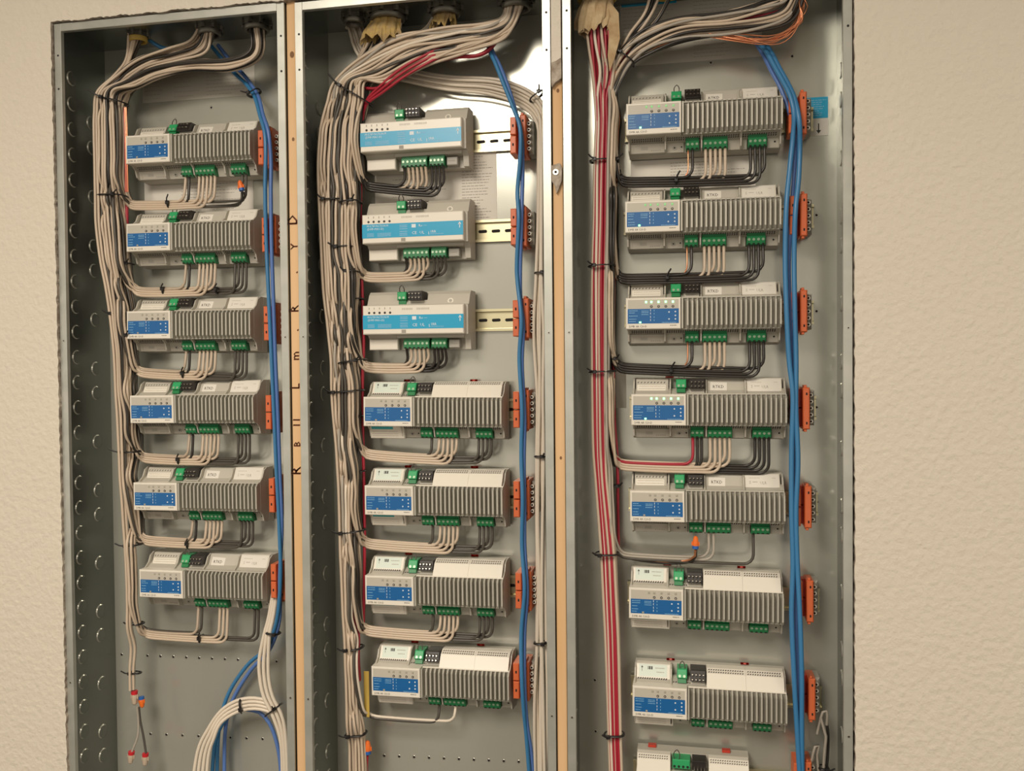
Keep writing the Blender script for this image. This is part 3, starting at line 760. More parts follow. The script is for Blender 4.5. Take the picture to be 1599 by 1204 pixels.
def column_wires(ck, wires, y_start, fan):
    """wires: list of dict(target=i or None, mat, term). Lay them as a packed column that thins out downwards."""
    ci = 'LMR'.index(ck); rnd = random.Random(40+ci)
    ends = {}
    order = sorted(range(len(wires)), key=lambda k: (-(wires[k]['yend']), wires[k]['front'], rnd.random()))
    maxl = 6
    # order inside each column: light wires in front
    def slots(y):
        rem = [k for k in order if wires[k]['yend'] > y-1]
        n = len(rem)
        xl, xr = edge(ck, y); a = U(xl, y, .072).x; b = U(xr, y, .072).x
        ncol = max(1, min(n, int((b-a)/.0051))); nl = max(1, math.ceil(n/ncol))
        out = {}
        for c in range(ncol):
            grp = rem[c*n//ncol:(c+1)*n//ncol]
            grp = sorted(grp, key=lambda k: wires[k]['front'])
            for l, k in enumerate(grp):
                u = (c+.5+(.28 if l % 2 else -.1))/ncol
                out[k] = (a+(b-a)*u, .050 + l*.0045 if nl > 3 else .060+l*.0045, u, l/max(1, nl))
        return out
    ys = []
    y = y_start
    while y < 1235: ys.append(y); y += 33
    SL = {y: slots(y) for y in ys}
    for k, w in enumerate(wires):
        ph = rnd.uniform(0, 6.28); am = rnd.uniform(.0004, .0013)
        pts = []
        s0 = SL[ys[0]][k]
        pts += fan(s0[2], s0[3], w, rnd)
        for y in ys:
            if y > w['yend'] - (34 if w['target'] is not None else 14): break
            if k not in SL[y]: break
            x, Y, u, l = SL[y][k]
            z = U(500, y, .072).z if False else U(edge(ck, y)[0], y, .072).z
            pts.append(Vector((x + am*math.sin(y*.02+ph), Y + am*.7*math.cos(y*.017+ph), z)))
        if w['target'] is not None:
            pts += w['tail'](pts[-1])
        lab = w['label']
        wire(pts, w['mat'], lab, group=w['group'], r=.0011 if w['mat'] is M_copper else WR)

def branch_tail(ck, i, j, n, tx, yend):
    """from the column across to terminal j of module i"""
    x0, zc = DEVPOS[ck, i]
    ya, yb = HY[ck][i]
    xr = edge(ck, ya)[1]
    endp = Vector((x0 + tx*SCL, YR-(.036 if ck == 'M' and i < 3 else .030)*SCL, zc-(.0425 if ck == 'M' and i < 3 else .0405)*SCL))
    hl = U(xr+14, ya, .085); hr = U(700 if ck == 'M' else (370 if ck == 'L' else 1180), yb, .085)
    row, lay = j % 4, j // 4
    oz = (1.5-row)*.0036 + (.0018 if lay % 2 else 0); oy = lay*.0036
    z_at = lambda x: hl.z + (hr.z-hl.z)*max(0, min(1, (x-hl.x)/(hr.x-hl.x)))
    rad = .014
    def f(last):
        P = []
        zh = hl.z + oz
        P.append(Vector((last.x + (hl.x-last.x)*.25, last.y*.5+.5*(.080+oy), zh+.015)))
        P.append(Vector((last.x + (hl.x-last.x)*.62, .080+oy, zh+.0042)))
        P.append(Vector((hl.x+.004, .082+oy, zh)))
        xe = endp.x - rad
        m_ = int((xe-hl.x)/.035)
        for q in range(1, m_):
            x = hl.x+.004 + (xe-hl.x-.004)*q/m_
            sg = -.0010*math.sin(PI*q/m_)
            P.append(Vector((x, .082+oy, z_at(x)+oz+sg)))
        zz = z_at(xe)+oz
        for q in range(5):
            t = PI/2*q/4
            P.append(Vector((xe + rad*math.sin(t), .082+oy*(1-.6*q/4), zz + rad*(1-math.cos(t)))))
        P.append(Vector((endp.x, endp.y+.002, endp.z-.004)))
        P.append(endp)
        return P
    return f

rf = random.Random(123)
def build_list(ck, extra):
    ws = []
    for (c, i), T in TERM.items():
        if c != ck: continue
        # keep light strands in the front row of each branch unless the branch shows black in front
        darkfront = (ck, i) in (('M', 0), ('R', 0), ('R', 1), ('R', 2))
        idx = list(range(len(T)))
        key = lambda k: (T[k][1] in (M_bkw, M_dkg)) != darkfront
        rank = {k: r for r, k in enumerate(sorted(idx, key=key))}
        for k, (tx, M) in enumerate(T):
            yend = HY[ck][i][0]-4
            lb = '%s insulated wire looping from bundle to the %s module of the %s cabinet' % (COLN[M], ROWN[i], CABN['LMR'.index(ck)]) if M is not M_copper else 'bare copper wire looping to the %s module of the %s cabinet' % (ROWN[i], CABN['LMR'.index(ck)])
            ws.append(dict(target=i, mat=M, yend=yend, front=(2 if rf.random() < .22 else 0) if M in (M_cream, M_cream2, M_tan) else (1 if M in (M_redw, M_copper) else (0 if rf.random() < .42 else 2)),
                           tail=branch_tail(ck, i, rank[k], len(T), tx, yend), label=lb, group='%s wires to the %s module, %s cabinet' % (COLN[M], ROWN[i], CABN['LMR'.index(ck)])))
    for (M, ye, nm) in extra:
        ws.append(dict(target=None, mat=M, yend=ye, front=0 if M in (M_cream, M_cream2, M_wcab, M_tan) else 1, tail=None,
                       label='%s insulated wire running down the main bundle of the %s cabinet%s' % (COLN[M], CABN['LMR'.index(ck)], nm), group='%s wires down the main bundle, %s cabinet' % (COLN[M], CABN['LMR'.index(ck)])))
    return ws

def ribbon(stations, u, v, Yd):
    out = []
    for j, (ax, ay, bx, by, Y) in enumerate(stations):
        a = .09*math.sin(j*1.7 + u*23 + v*9) if j else 0
        a = max(-u, min(1-u, a)); u2 = u + a
        p = U(ax+(bx-ax)*u2, ay+(by-ay)*u2, Y + v*Yd + .0012*math.sin(j*2.1+u*31)); out.append(p)
    return out
def conduit_top(x_px0, x_px1, u, v, ci, y_px=30):
    p = U(x_px0+(x_px1-x_px0)*u, y_px, .060)
    return Vector((p.x, .050 + v*.022, CTOP[ci]+Z0-.004))
def fanL(u, v, w, rnd):
    g = u + rnd.uniform(-.12, .12)
    if g < .22:
        u2 = min(1, max(0, g/.22)); S_ = [(178,118,188,122,.062), (196,92,206,96,.060)]; end = (207, 224, 60)
    elif g < .60:
        u2 = (g-.22)/.38; S_ = [(184,116,200,128,.060), (214,92,236,108,.056), (262,76,280,94,.054), (296,64,322,80,.054)]; end = (316, 336, 48)
    else:
        u2 = min(1, (g-.6)/.4); S_ = [(195,124,218,136,.054), (236,102,250,122,.048), (296,93,300,110,.046), (355,92,362,110,.046), (388,76,408,88,.050)]; end = (390, 412, 48)
    P = ribbon(S_, u2, v, .022)[::-1]
    return [conduit_top(end[0], end[1], u2, v, 0, end[2])] + P
def fanM(u, v, w, rnd):
    if w['mat'] is M_redw:
        S_ = [(582,132,592,140,.052), (640,100,648,112,.050), (700,74,702,97,.050), (760,62,762,84,.052)]; u2 = rnd.random()
        return [conduit_top(800, 812, u2, v, 1, 15)] + ribbon(S_, u2, v, .01)[::-1]
    if v < .42:
        u2 = u; S_ = [(560,90,608,130,.050), (618,57,668,102,.047), (688,44,728,82,.047), (752,37,780,64,.050), (784,26,804,40,.054)]; end = (790, 822, 12)
    elif (v*7.3 + u*5.1) % 1 < .5:
        u2 = u; S_ = [(548,100,588,122,.074), (568,66,618,72,.066)]; end = (582, 626, 26)
    else:
        u2 = u; S_ = [(560,96,600,122,.072), (622,64,650,84,.068), (664,44,690,54,.060)]; end = (678, 712, 22)
    P = ribbon(S_, u2, v, .020)[::-1]
    return [conduit_top(end[0], end[1], u2, v, 1, end[2])] + P
def fanR(u, v, w, rnd):
    if w['target'] is None:
        S_ = [(922,120,962,120,.056), (916,70,960,70,.052)]
        P = ribbon(S_, u*1.25 if u < .8 else 1, v, .03)[::-1]
        return [conduit_top(908, 952, min(1, u*1.25), v, 2, 0)] + P
    u2 = rnd.random()
    if w['mat'] is M_copper:
        S_ = [(952,128,958,134,.062), (972,96,980,104,.056), (1020,70,1024,84,.052), (1080,56,1082,64,.050), (1140,50,1142,64,.050), (1200,56,1204,76,.050), (1232,44,1250,60,.052), (1246,14,1264,22,.054)]
        return [conduit_top(1250, 1262, u2, v, 2, -10)] + ribbon(S_, u2, v, .01)[::-1]
    if rnd.random() < .68 or w['mat'] is M_redw:
        S_ = [(950,124,964,140,.062), (966,80,986,102,.054), (1004,46,1018,82,.050), (1060,28,1070,64,.048), (1130,20,1146,54,.048), (1196,2,1222,40,.050), (1222,-8,1250,10,.054)]; end = (1228, 1256, -12)
    else:
        S_ = [(952,122,960,132,.072), (966,82,980,96,.068), (984,52,1000,62,.066), (1008,18,1030,28,.062)]; end = (1018, 1060, -10)
    return [conduit_top(end[0], end[1], u2, v, 2, end[2])] + ribbon(S_, u2, v, .020)[::-1]

wsL = build_list('L', [(M_cream, 1092, ' to the wire nuts'), (M_cream, 1092, ' to the wire nuts'), (M_tan, 1092, ' to the wire nuts')])
wsM = build_list('M', [(M_cream, 1240, '')]*9 + [(M_cream2, 1240, '')]*3 + [(M_redw, 1100, '')]*3 + [(M_tan, 1240, '')]*3)
column_wires('L', wsL, 150, fanL)
column_wires('M', wsM, 135, fanM)
# right cabinet: red and cream run straight through on the left; module wires hug the right side
thr = [(M_cream, 1240, ''), (M_redw, 1240, ''), (M_redw, 1240, ''), (M_cream, 1240, ''), (M_wcab, 1240, ''), (M_redw, 1240, ''), (M_redw, 1240, ''), (M_redw, 1240, ''),
       (M_cream, 1240, ''), (M_cream2, 1240, ''), (M_redw, 1240, ''), (M_cream, 1240, ''), (M_redw, 1240, ''), (M_redw, 1240, ''), (M_cream, 1240, ''), (M_redw, 1240, ''), (M_wcab, 1240, ''), (M_redw, 1240, '')]
wsR = build_list('R', [])
FULL = COLS['R']
COLS['R'] = [(y, a+(b-a)*.66, b) for y, a, b in FULL]
column_wires('R', wsR, 170, fanR)
COLS['R'] = [(y, a, a+(b-a)*(.70 if y < 850 else .95)) for y, a, b in FULL]
rr = random.Random(77)
seq = [M_cream, M_redw, M_wcab, M_redw, M_cream, M_redw, M_redw, M_cream]
stripes = []
for k in range(16):
    col, lay = k % 8, k // 8
    M = seq[col] if lay == 0 else (M_redw if rr.random() < .6 else M_cream2)
    u = (col+.5+.35*lay)/8.4; pts = []
    for y in range(150, 1236, 40):
        xl, xr = edge('R', y); swap = .055*math.sin(y*.0065+col*1.9+lay)
        p = U(xl+(xr-xl)*max(0, min(1, u+swap)), y, .060 + lay*.0042); pts.append(p)
    top = ribbon([(915,60,962,60,.054), (922,110,963,110,.058)], u, lay, .006)
    pts = [conduit_top(910, 956, u, lay*.4, 2, 0)] + top + pts
    lb = '%s insulated wire running straight down the left side of the right cabinet' % COLN[M]
    wire(pts, M, lb, group='%s wires straight down the right cabinet' % COLN[M], r=.0023)

# white jacketed cables in the middle cabinet, from top left over to the right edge and down
for k in range(6):
    u = k/5; Yk = .104 + .003*(k % 2)
    S_ = [(540,12,560,12), (545,45,566,42), (556,80,580,76), (585,112,610,95), (640,128,655,112), (700,140,705,120), (760,146,775,124), (808,162,826,142), (836,186,850,170), (840,230,850,225), (840,330,849,330), (838,430,848,430), (836,520,850,520), (840,620,848,620), (838,712,850,712), (836,820,851,820), (838,920,851,920), (838,1004,851,1004), (836,1100,852,1100), (838,1230,852,1230)]
    dys = [(.098 if j < 8 else .075) + .005*(k % 2) for j in range(len(S_))]
    P = [U(ax+(bx-ax)*(u + .18*math.sin(j*.9+k*2.2)*(j > 8)), ay+(by-ay)*u, dys[j]) for j, (ax, ay, bx, by) in enumerate(S_)]
    P[0].z = CTOP[1]+Z0-.004
    wire(P, M_wcab, 'white jacketed cable running over the top and down the right edge of the middle cabinet', 'cable', 'white cables in the middle cabinet', .0026, 'cable', 8, .01)

# blue data cables
def cable(P, M, label, group, r=.0032, closed=False):
    wire([U(*p) for p in P], M, label, 'cable', group, r, 'cable', 9, .008)
cable([(330,72,.092), (352,98,.096), (368,116,.098), (385,132,.085), (398,152,.068), (406,180,.058), (413,205,.052), (415,235,.050), (414,300,.052), (416,380,.054), (419,450,.052), (424,560,.052), (428,650,.052), (432,740,.052), (436,820,.052), (438,900,.052), (432,970,.062), (415,1012,.085), (385,1040,.098), (356,1085,.102), (342,1140,.098), (338,1230,.092)], M_cat, 'blue data cable, left one of the pair down the left cabinet', 'blue cables in the left cabinet')
cable([(340,70,.096), (360,96,.100), (378,114,.098), (392,132,.088), (404,152,.070), (411,180,.060), (419,205,.053), (423,250,.056), (423,300,.056), (424,380,.056), (427,470,.055), (430,560,.055), (434,650,.055), (437,740,.055), (440,820,.055), (437,900,.058), (436,970,.066), (420,1016,.088), (392,1046,.099), (364,1092,.103), (352,1140,.100), (350,1230,.094)], M_catv, 'violet-blue data cable, right one of the pair down the left cabinet', 'blue cables in the left cabinet')
cable([(385,1108,.088), (405,1112,.088), (420,1128,.088), (430,1152,.088), (437,1185,.088), (440,1230,.088)], M_catv, 'violet-blue cable arc inside the white coil', 'blue cables in the left cabinet')
cable([(400,1108,.094), (376,1108,.094), (352,1124,.094), (336,1160,.094), (330,1230,.092)], M_cat, 'blue cable arc inside the white coil, left side', 'blue cables in the left cabinet')
for k, dx in enumerate((-7, 0, 7)):
    cable([(433+dx*.4,900,.075), (424+dx*.5,960,.072), (417+dx*.6,990,.068), (412+dx,1030,.066), (413+dx,1060,.064), (419+dx,1088,.062), (434+dx,1120,.060), (443+dx*.6,1160,.060), (446+dx*.6,1230,.060)][0:], M_wcab, 'white cable in the bunch hanging beside the blue pair in the left cabinet', 'white hanging cables in the left cabinet', .0030)
for k in range(4):
    d = k*5
    cable([(440,1120+d*.5,.070), (424,1098+d,.068), (398,1090+d*1.1,.066), (370,1094+d*1.2,.064), (345,1110+d*1.25,.063), (325+d*.6,1138+d,.062), (309+d*1.1,1172+d*.6,.062), (299+d*1.5,1235,.062)], M_wcab, 'white cable in the coil at the foot of the left cabinet', 'white coil cables in the left cabinet', .0028)
cable([(758,52,.075), (764,78,.072), (772,95,.066), (786,130,.060), (800,165,.055), (812,200,.050), (812,250,.052), (808,300,.056), (810,340,.050), (807,410,.056), (808,440,.056), (814,500,.050), (811,560,.054), (815,640,.050), (814,710,.054), (816,780,.050), (815,850,.054), (819,920,.050), (814,990,.054), (815,1065,.050), (818,1110,.056), (822,1150,.066), (828,1230,.070)], M_cat, 'blue data cable down the middle cabinet, front one', 'blue cables in the middle cabinet')
cable([(764,50,.080), (768,78,.076), (779,100,.070), (792,132,.064), (804,170,.060), (814,210,.056), (816,260,.060), (815,310,.060), (814,350,.056), (812,430,.060), (813,470,.060), (817,510,.056), (815,570,.058), (819,650,.056), (818,720,.058), (819,790,.056), (819,850,.058), (823,925,.056), (819,990,.060), (819,1070,.056), (823,1130,.064), (829,1170,.072), (834,1230,.076)], M_catv, 'violet-blue data cable down the middle cabinet behind the front one', 'blue cables in the middle cabinet')
cable([(1180,62,.085), (1196,80,.076), (1210,105,.068), (1224,130,.060), (1234,150,.054), (1240,180,.052), (1238,215,.060), (1233,265,.060), (1228,320,.055), (1226,400,.055), (1228,480,.052), (1232,560,.052), (1238,620,.050), (1236,700,.052), (1236,800,.052), (1238,880,.052), (1236,960,.052), (1240,1060,.052), (1244,1130,.055), (1250,1230,.058)], M_cat, 'blue data cable down the right cabinet, left strand', 'blue cables in the right cabinet', .0036)
cable([(1186,60,.090), (1203,80,.080), (1216,105,.072), (1230,130,.064), (1241,155,.056), (1248,190,.050), (1249,230,.060), (1247,280,.058), (1242,330,.052), (1240,400,.055), (1241,480,.052), (1243,560,.054), (1243,640,.052), (1246,720,.052), (1243,800,.052), (1245,880,.052), (1249,960,.050), (1252,1060,.050), (1252,1130,.055), (1253,1230,.060)], M_cat, 'blue data cable down the right cabinet, right strand', 'blue cables in the right cabinet', .0036)
cable([(1176,60,.095), (1192,86,.086), (1205,112,.078), (1220,140,.072), (1234,180,.070), (1242,220,.070), (1238,300,.070), (1232,400,.066), (1234,500,.064), (1238,600,.064), (1240,700,.064), (1238,800,.064), (1241,900,.064), (1243,1000,.064), (1247,1100,.064), (1249,1230,.064)], M_catv, 'violet-blue data cable behind the blue pair in the right cabinet', 'blue cables in the right cabinet', .0030)

# ---------------------------------------------------------------- conduits in the cabinet tops
def conduit(ci, px, py, rad, M, label):
    p = U(px, py, .060); z = CTOP[ci]+Z0
    r = empty('conduit_connector', (p.x, .062, z-.0015))
    tag(r, label, 'conduit connector', 'conduit connectors in the cabinet tops')
    mb = MB(); mb.cyl((0,0,0), (0,0,-1), rad*1.28, rad*1.28, .006, M_conn, 8, False)
    for k in range(8):
        a = 2*PI*k/8; mb.cyl((math.cos(a)*rad*1.25, math.sin(a)*rad*1.25, 0), (0,0,-1), rad*.2, rad*.2, .006, M_conn, 6, False)
    mb.build('locknut', r)
    mb = MB(); n = 18; prof = [(rad*1.12, -.006), (rad*1.12, -.012), (rad*.98, -.014), (rad*.86, -.013), (rad*.86, -.0035)]
    v = [(math.cos(2*PI*i/n)*a, math.sin(2*PI*i/n)*a, b) for a, b in prof for i in range(n)]
    f = [(j*n+i, j*n+(i+1) % n, (j+1)*n+(i+1) % n, (j+1)*n+i) for j in range(len(prof)-1) for i in range(n)]
    mb.add(v, f, M, True); mb.build('bushing', r)
conduit(0, 215, 60, .013, M_bush, 'small conduit connector at the left of the left cabinet top')
conduit(0, 326, 48, .016, M_conn, 'conduit connector in the middle of the left cabinet top')
conduit(0, 400, 45, .018, M_conn, 'conduit connector at the right of the left cabinet top')
conduit(1, 551, 14, .014, M_conn, 'conduit connector above the white cables of the middle cabinet')
conduit(1, 604, 24, .024, M_conn, 'large conduit connector above the yellow paper sleeve, middle cabinet')
conduit(1, 695, 20, .020, M_conn, 'conduit connector above the smaller yellow sleeve, middle cabinet')
conduit(1, 806, 12, .020, M_conn, 'conduit connector at the right of the middle cabinet top')
conduit(2, 932, 0, .026, M_bush, 'conduit connector above the red wires of the right cabinet')
conduit(2, 1040, -8, .024, M_bush, 'conduit connector in the middle of the right cabinet top')
conduit(2, 1242, -10, .022, M_conn, 'conduit connector above the copper wires of the right cabinet')

# fibrous paper filler spilling out of the conduits
def filler(ci, P, label, flare, seed, M=M_kraft):
    """a crumpled sleeve: rows of px stations (cx, y, halfwidth, Y)"""
    rn = random.Random(seed); n = 44; v = []; rows = len(P)
    for j, (cx, y, hw, Y) in enumerate(P):
        c = U(cx, y, Y); e = U(cx+hw, y, Y); R = e.x-c.x
        for i in range(n):
            a = 2*PI*i/n; k = 1 + .10*math.sin(a*9+seed+j*.4) + .07*math.sin(a*17+seed*2+j*.9) + rn.uniform(-.03, .03)
            dz = rn.uniform(-.001, .001)*j + ((.004*math.sin(a*3+seed)+.0035*math.sin(a*11)+rn.uniform(-.002,.002)) if j == rows-1 else 0)
            v.append((c.x + math.cos(a)*R*k, Y + math.sin(a)*R*.55*k, c.z + dz))
    f = [(j*n+i, j*n+(i+1) % n, (j+1)*n+(i+1) % n, (j+1)*n+i) for j in range(rows-1) for i in range(n)]
    mb = MB(); mb.add(v, f, M, False); o = mb.build('paper_filler')
    sm = o.modifiers.new('thick', 'SOLIDIFY'); sm.thickness = .0006
    tag(o, label, 'paper', 'crumpled paper around the wires'); return o
filler(1, [(604,20,20,.060), (602,34,22,.058), (598,48,27,.056), (596,62,31,.054)], 'yellow paper sleeve around the wires of the large conduit in the middle cabinet', 1, 2, M_yel)
filler(1, [(695,18,15,.062), (694,28,16,.060), (692,38,20,.058)], 'yellow paper sleeve around the wires of the second conduit in the middle cabinet', 1, 3, M_yel)
filler(2, [(934,-22,18,.058), (934,-5,21,.056), (930,14,25,.054), (928,32,27,.052), (925,48,25,.052)], 'tan crumpled paper sheath around the red wires in the right cabinet', 1, 4)
# ragged strips of the sheath
mb = MB(); pts = [(950,0), (966,20), (968,60), (960,90), (952,112), (949,88), (951,50), (946,20)]
q = [U(a, b, .047) for a, b in pts]; mb.plate([(p.x, p.z) for p in q], .0465, .0475, M_kraft)
tag(mb.build('paper_strip'), 'long tan paper strip hanging over the red wires in the right cabinet', 'paper')
mb = MB(); pts = [(904,52), (916,30), (926,36), (924,44), (918,54), (912,50)]
q = [U(a, b, .047) for a, b in pts]; mb.plate([(p.x, p.z) for p in q], .0465, .0475, M_kraft)
tag(mb.build('paper_strip'), 'short torn paper flap at the left of the red wires in the right cabinet', 'paper')
# bare copper grounds
rc = random.Random(9)
for k in range(9):
    j_ = lambda a=5: rc.uniform(-a, a)
    cable([(1095+j_(15),52+j_(4),.056), (1150+j_(),57+j_(5)+k*.7,.052+j_(.003)), (1200+j_(),62+j_(6)+k*.5,.050+j_(.004)), (1232+j_(),52+j_(7),.052+j_(.004)), (1250+j_(6),32+j_(),.054), (1255+j_(7),10,.056+j_(.004)), (1248+j_(7),-14,.060)], M_copper, 'bare copper ground wire curling at the top right of the right cabinet', 'copper ground wires in the right cabinet', .0008)
for k in range(4):
    cable([(194+k,168,.060), (195+k*1.2,215,.058), (196+k,260,.058), (196+k*1.3,300,.060)], M_copper if k % 2 else M_redw, ('bare copper' if k % 2 else 'red insulated') + ' wire at the right side of the upper left bundle', 'short strands in the left cabinet bundle', .0012)
cable([(222,52,.075), (232,62,.078), (252,74,.082), (275,78,.086), (300,84,.090)], M_cat, 'blue data cable entering at the top left of the left cabinet', 'blue cables in the left cabinet')
for k in range(3):
    cable([(706+k*9,66+k*2,.058), (668+k*4,84+k*5,.046), (628+k*3,106+k*6,.045), (594+k*2,134+k*5,.050), (572,158+k*3,.060), (566,190,.074)], M_redw, 'red insulated wire crossing the arch at the top of the middle cabinet', 'red wires in the middle arch', .0021)
# colourful strands crossing in the right cabinet's arch and red strands at the inner side of the columns
cable([(562,150,.080), (564,250,.080), (562,380,.082), (565,440,.082), (568,530,.082), (566,600,.082), (567,700,.082), (569,790,.082), (569,900,.082), (567,985,.084)], M_redw, 'red insulated wire along the inner side of the middle bundle', 'inner red wires', .0026)
cable([(198,310,.080), (199,380,.080), (203,450,.082), (207,520,.082), (206,600,.082), (209,680,.082), (211,760,.082), (213,840,.082)], M_redw, 'red insulated wire along the inner side of the left bundle', 'inner red wires', .0026)
cable([(960,360,.085), (958,500,.085), (959,640,.085), (964,720,.086), (965,800,.086), (966,868,.088)], M_redw, 'red insulated wire at the inner side of the right bundle', 'inner red wires', .0024)

# ---------------------------------------------------------------- cable ties
def tie(px, py, half, ang, Y, depth, label, tail=.012, side=-1, name='cable_tie'):
    """strap around a bundle: half width in photo pixels, angle of the strap in degrees"""
    c = U(px, py, Y); e = U(px+half, py, Y); hw = e.x-c.x
    n = 20; P = []
    for i in range(n):
        t = 2*PI*i/n; ct, st = math.cos(t), math.sin(t)
        x = math.copysign(abs(ct)**.6, ct)*hw; y = math.copysign(abs(st)**.6, st)*depth/2
        P.append(Vector((x, y, 0)))
    mb = MB(); rot = Matrix.Rotation(math.radians(ang), 3, 'Y')
    mb.tube(P, .001, M_tie, 6, True, flat=(.0011, .0023))
    o_ = len(mb.v); hx = hw*.55*side
    mb.box(hx-.003, hx+.003, -depth/2-.004, -depth/2+.0005, -.0026, .0026, M_tie, .0006)
    mb.tube([Vector((hx, -depth/2-.003, 0)), Vector((hx+side*tail*.5, -depth/2-.006, .002)), Vector((hx+side*tail, -depth/2-.008, .006))], .0009, M_tie, 5, flat=(.0007, .0013))
    mb.v = [tuple(rot @ Vector(v)) for v in mb.v]
    o = mb.build(name, None, c); tag(o, label, 'cable tie', 'black cable ties')
TI = [
 (178,158,18,14,.062,.034,'at the top bend of the left cabinet bundle',.02,-1), (176,306,19,2,.064,.034,'on the left bundle between the top and second modules',.012,1),
 (199,412,7,0,.075,.02,'on the left bundle beside the foot of the second module',.01,1), (190,490,15,0,.066,.03,'on the left bundle beside the third module face',.01,-1),
 (199,524,11,-4,.068,.024,'on the left bundle below the third module face',.008,1), (203,705,13,0,.066,.026,'on the left bundle below the fourth module',.016,-1),
 (209,850,10,-3,.068,.026,'on the left bundle below the fifth module',.014,-1), (214,973,8,0,.070,.02,'on the left bundle below the sixth module',.008,-1), (211,1050,8,0,.068,.012,'near the foot of the left bundle',.012,-1),
 (266,320,4,90,.086,.016,'on the top branch of the left cabinet',.012,-1), (258,454,4,90,.086,.016,'on the left of the second branch in the left cabinet',.008,-1), (341,454,4,90,.086,.016,'on the right of the second branch in the left cabinet',.008,-1),
 (289,585,4,90,.086,.016,'on the third branch of the left cabinet',.01,-1), (282,719,4,90,.086,.016,'on the fourth branch of the left cabinet',.01,-1), (296,850,4,90,.086,.016,'on the fifth branch of the left cabinet',.01,-1), (315,997,4,90,.086,.016,'on the lowest branch of the left cabinet',.012,-1),
 (397,145,9,-28,.070,.02,'on the blue cables at the top of the left cabinet',.008,-1), (427,988,9,4,.070,.018,'on the white cables below the left cabinet modules',.006,1), (379,1100,8,80,.066,.018,'on the top of the white coil',.004,1), (427,1108,14,-38,.066,.02,'at the right shoulder of the white coil',.004,1),
 (553,148,32,32,.064,.040,'around the top bend of the middle cabinet bundle',.022,-1), (520,313,16,0,.062,.034,'on the left half of the middle bundle below the top module',.006,-1), (548,316,14,-4,.060,.036,'on the right half of the middle bundle below the top module',.008,1),
 (538,386,14,-3,.062,.03,'on the middle bundle below the second module face',.010,-1), (549,424,9,0,.064,.024,'on the middle bundle where the second branch leaves',.006,-1), (558,467,8,-5,.070,.02,'on the middle bundle beside the top of the third module',.012,-1),
 (551,564,20,-8,.062,.034,'on the middle bundle where the third branch leaves',.010,1), (541,611,26,-4,.062,.034,'across the middle bundle beside the fourth module top',.010,-1), (561,650,5,-6,.074,.016,'thin one beside the fourth module face in the middle cabinet',.008,1),
 (564,736,6,-10,.076,.016,'on the middle bundle beside the fifth module top',.008,-1), (549,829,20,-7,.064,.030,'across the middle bundle below the fifth module',.012,-1), (552,1011,14,-6,.064,.028,'across the middle bundle beside the seventh module top',.010,-1), (556,1145,15,-6,.064,.026,'across the middle bundle below the seventh module',.012,-1),
 (838,150,12,-35,.088,.022,'on the bend of the white cables in the middle cabinet',.006,1), (844,426,8,0,.078,.018,'on the white cables beside the second module, middle cabinet',.01,1), (844,712,8,0,.078,.018,'on the white cables beside the fourth branch of the middle cabinet',.004,1), (844,1003,9,-2,.078,.018,'on the white cables beside the sixth branch of the middle cabinet',.006,1),
 (977,91,17,38,.062,.032,'around the arching bundle at the top of the right cabinet',.004,-1), (939,251,17,0,.064,.026,'on the red wires below the top module of the right cabinet',.008,-1), (957,251,9,0,.072,.02,'on the black wires below the top module of the right cabinet',.012,1),
 (940,415,20,-2,.064,.030,'on the right bundle above the second branch',.008,-1), (941,580,20,-2,.064,.030,'on the right bundle above the fourth module',.010,-1), (959,560,5,0,.076,.016,'small one above the third branch of the right cabinet',.006,1), (962,758,6,-4,.078,.016,'small one beside the fifth module of the right cabinet',.008,1),
 (948,864,18,-2,.064,.030,'on the right bundle where the lowest branch leaves',.010,-1), (959,1146,15,-4,.062,.022,'near the foot of the right bundle',.008,-1),
 (1056,285,4,90,.086,.016,'on the top branch of the right cabinet',.012,-1), (1042,436,4,90,.086,.016,'on the second branch of the right cabinet',.012,-1), (1048,580,4,90,.086,.016,'on the third branch of the right cabinet',.012,-1),
]
for (px, py, hf, ang, Y, dp, lb, tl, sd) in TI: tie(px, py, hf, ang, Y, dp, 'black cable tie '+lb, tl, sd)

# ---------------------------------------------------------------- wire nuts
def nut(px, py, Y, ang, Ms, L, R, label, up=True):
    """pointed twist connector, skirt at origin, tip along +z, two winged flutes"""
    p = U(px, py, Y); r = empty('wire_nut', p, (0, math.radians(ang), 0)); tag(r, label, 'wire nut', 'twist-on wire nuts')
    mb = MB(); n = 12; prof = [(R, .0), (R*1.02, L*.25), (R*.9, L*.55), (R*.72, L*.85), (R*.35, L)]
    v = [(math.cos(2*PI*i/n)*a*(1+.06*(i % 2)), math.sin(2*PI*i/n)*a*(1+.06*(i % 2)), b) for a, b in prof for i in range(n)]
    f = [(j*n+i, j*n+(i+1) % n, (j+1)*n+(i+1) % n, (j+1)*n+i) for j in range(len(prof)-1) for i in range(n)] + [list(range(n))[::-1], [4*n+i for i in range(n)]]
    mb.add(v, f, Ms[0], False)
    for s in (1, -1): mb.box(min(s*R*.9, s*R*1.3), max(s*R*.9, s*R*1.3), -.0009, .0009, L*.02, L*.4, Ms[0])
    mb.build('cap', r)
    mb = MB(); mb.cyl((0,0,-L*.32), (0,0,1), R*1.08, R*1.02, L*.32, Ms[1], 12); mb.build('skirt', r)
O2, RT2 = (M_nutor, M_nutbl), (M_nuttan, M_nutred)
nut(377,294,.064,-14, O2, .013, .0042, 'orange and blue wire nut under the top module of the left cabinet')
for k in range(2):
    cable([(378+3*k,300,.064), (379+3*k,308,.068), (372+3*k,317,.078), (345,321,.084), (300,322,.086)], M_bkw, 'black wire below the orange wire nut in the left cabinet', 'black wires below the left orange nut', .0012)
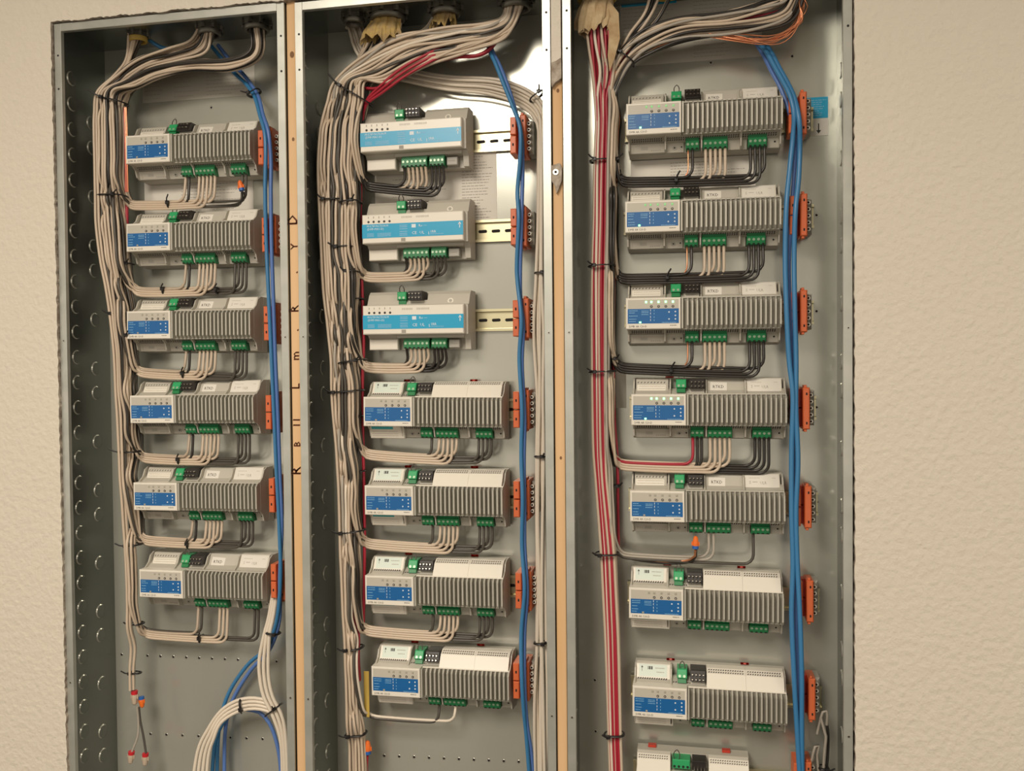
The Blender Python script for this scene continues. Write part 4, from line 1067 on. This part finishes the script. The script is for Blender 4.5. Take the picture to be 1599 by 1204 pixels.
nut(1086,852,.066,2, O2, .014, .0044, 'orange and blue wire nut under the fifth module of the right cabinet')
cable([(1086,858,.066), (1085,868,.070), (1078,874,.078), (1050,877,.084), (1010,874,.085), (980,868,.084), (966,855,.080)], M_copper, 'bare copper wire from the orange wire nut in the right cabinet', 'wires from the right orange nut', .0016)
cable([(1087,858,.068), (1087,869,.072), (1080,877,.080), (1050,880,.086), (1010,877,.087), (980,871,.086), (966,858,.082)], M_bkw, 'black wire from the orange wire nut in the right cabinet', 'wires from the right orange nut', .0018)
nut(574,1172,.070,0, O2, .016, .0052, 'orange and blue wire nut at the foot of the middle bundle')
cable([(574,1180,.070), (573,1200,.072), (574,1232,.074)], M_redw, 'red wire below the wire nut in the middle cabinet', None, .0018)
nut(210,1084,.066,180, RT2, .018, .0052, 'tan wire nut with red band at the foot of the left bundle')
nut(221,1092,.072,175, O2, .014, .0045, 'orange and blue wire nut beside the tan one in the left cabinet')
nut(205,1178,.066,188, RT2, .016, .0050, 'lower left tan wire nut with red band in the left cabinet')
nut(227,1181,.070,184, RT2, .016, .0050, 'lower right tan wire nut with red band in the left cabinet')
cable([(214,1104,.068), (216,1125,.070), (215,1150,.068), (206,1174,.066)], M_tan, 'grey wire from the bundle to the lower left wire nut', None, .0019)
cable([(217,1104,.070), (219,1125,.072), (224,1150,.072), (228,1176,.070)], M_dkg, 'charcoal wire from the bundle to the lower right wire nut', None, .0019)
# loose folded wires at the lower right of the right cabinet
cable([(1276,1146,.080), (1280,1128,.078), (1285,1112,.076), (1290,1110,.076), (1292,1118,.078), (1291,1132,.082)], M_tan, 'grey hooked wire end at the lower right of the right cabinet', 'loose wires in the right cabinet', .0020)
cable([(1282,1122,.076), (1286,1136,.076), (1290,1150,.076), (1288,1170,.078), (1286,1200,.080), (1286,1232,.082)], M_tan, 'grey wire running down at the lower right of the right cabinet', 'loose wires in the right cabinet', .0021)
cable([(1291,1128,.084), (1293,1145,.084), (1293,1170,.084), (1291,1200,.084), (1290,1232,.084)], M_bkw, 'black wire beside the grey ones at the lower right', 'loose wires in the right cabinet', .0020)
cable([(1256,1202,.076), (1266,1192,.074), (1270,1176,.072), (1273,1166,.072), (1278,1164,.074), (1276,1178,.078), (1278,1205,.080), (1280,1232,.082)], M_tan, 'grey wire bent into a short hook at the lower right', 'loose wires in the right cabinet', .0020)
tie(1286, 1198, 7, 0, .080, .016, 'black cable tie around the loose wires at the lower right of the right cabinet', .01, 1)
# yellow tag on the lower middle bundle
mb = MB(); a = U(568, 1048, .074); b = U(577, 1120, .074); mb.box(a.x, b.x, .0735, .0745, b.z, a.z, M_bush, .0003)
tag(mb.build('paper_tag'), 'yellow tag tucked behind the wires at the foot of the middle bundle', 'tag')
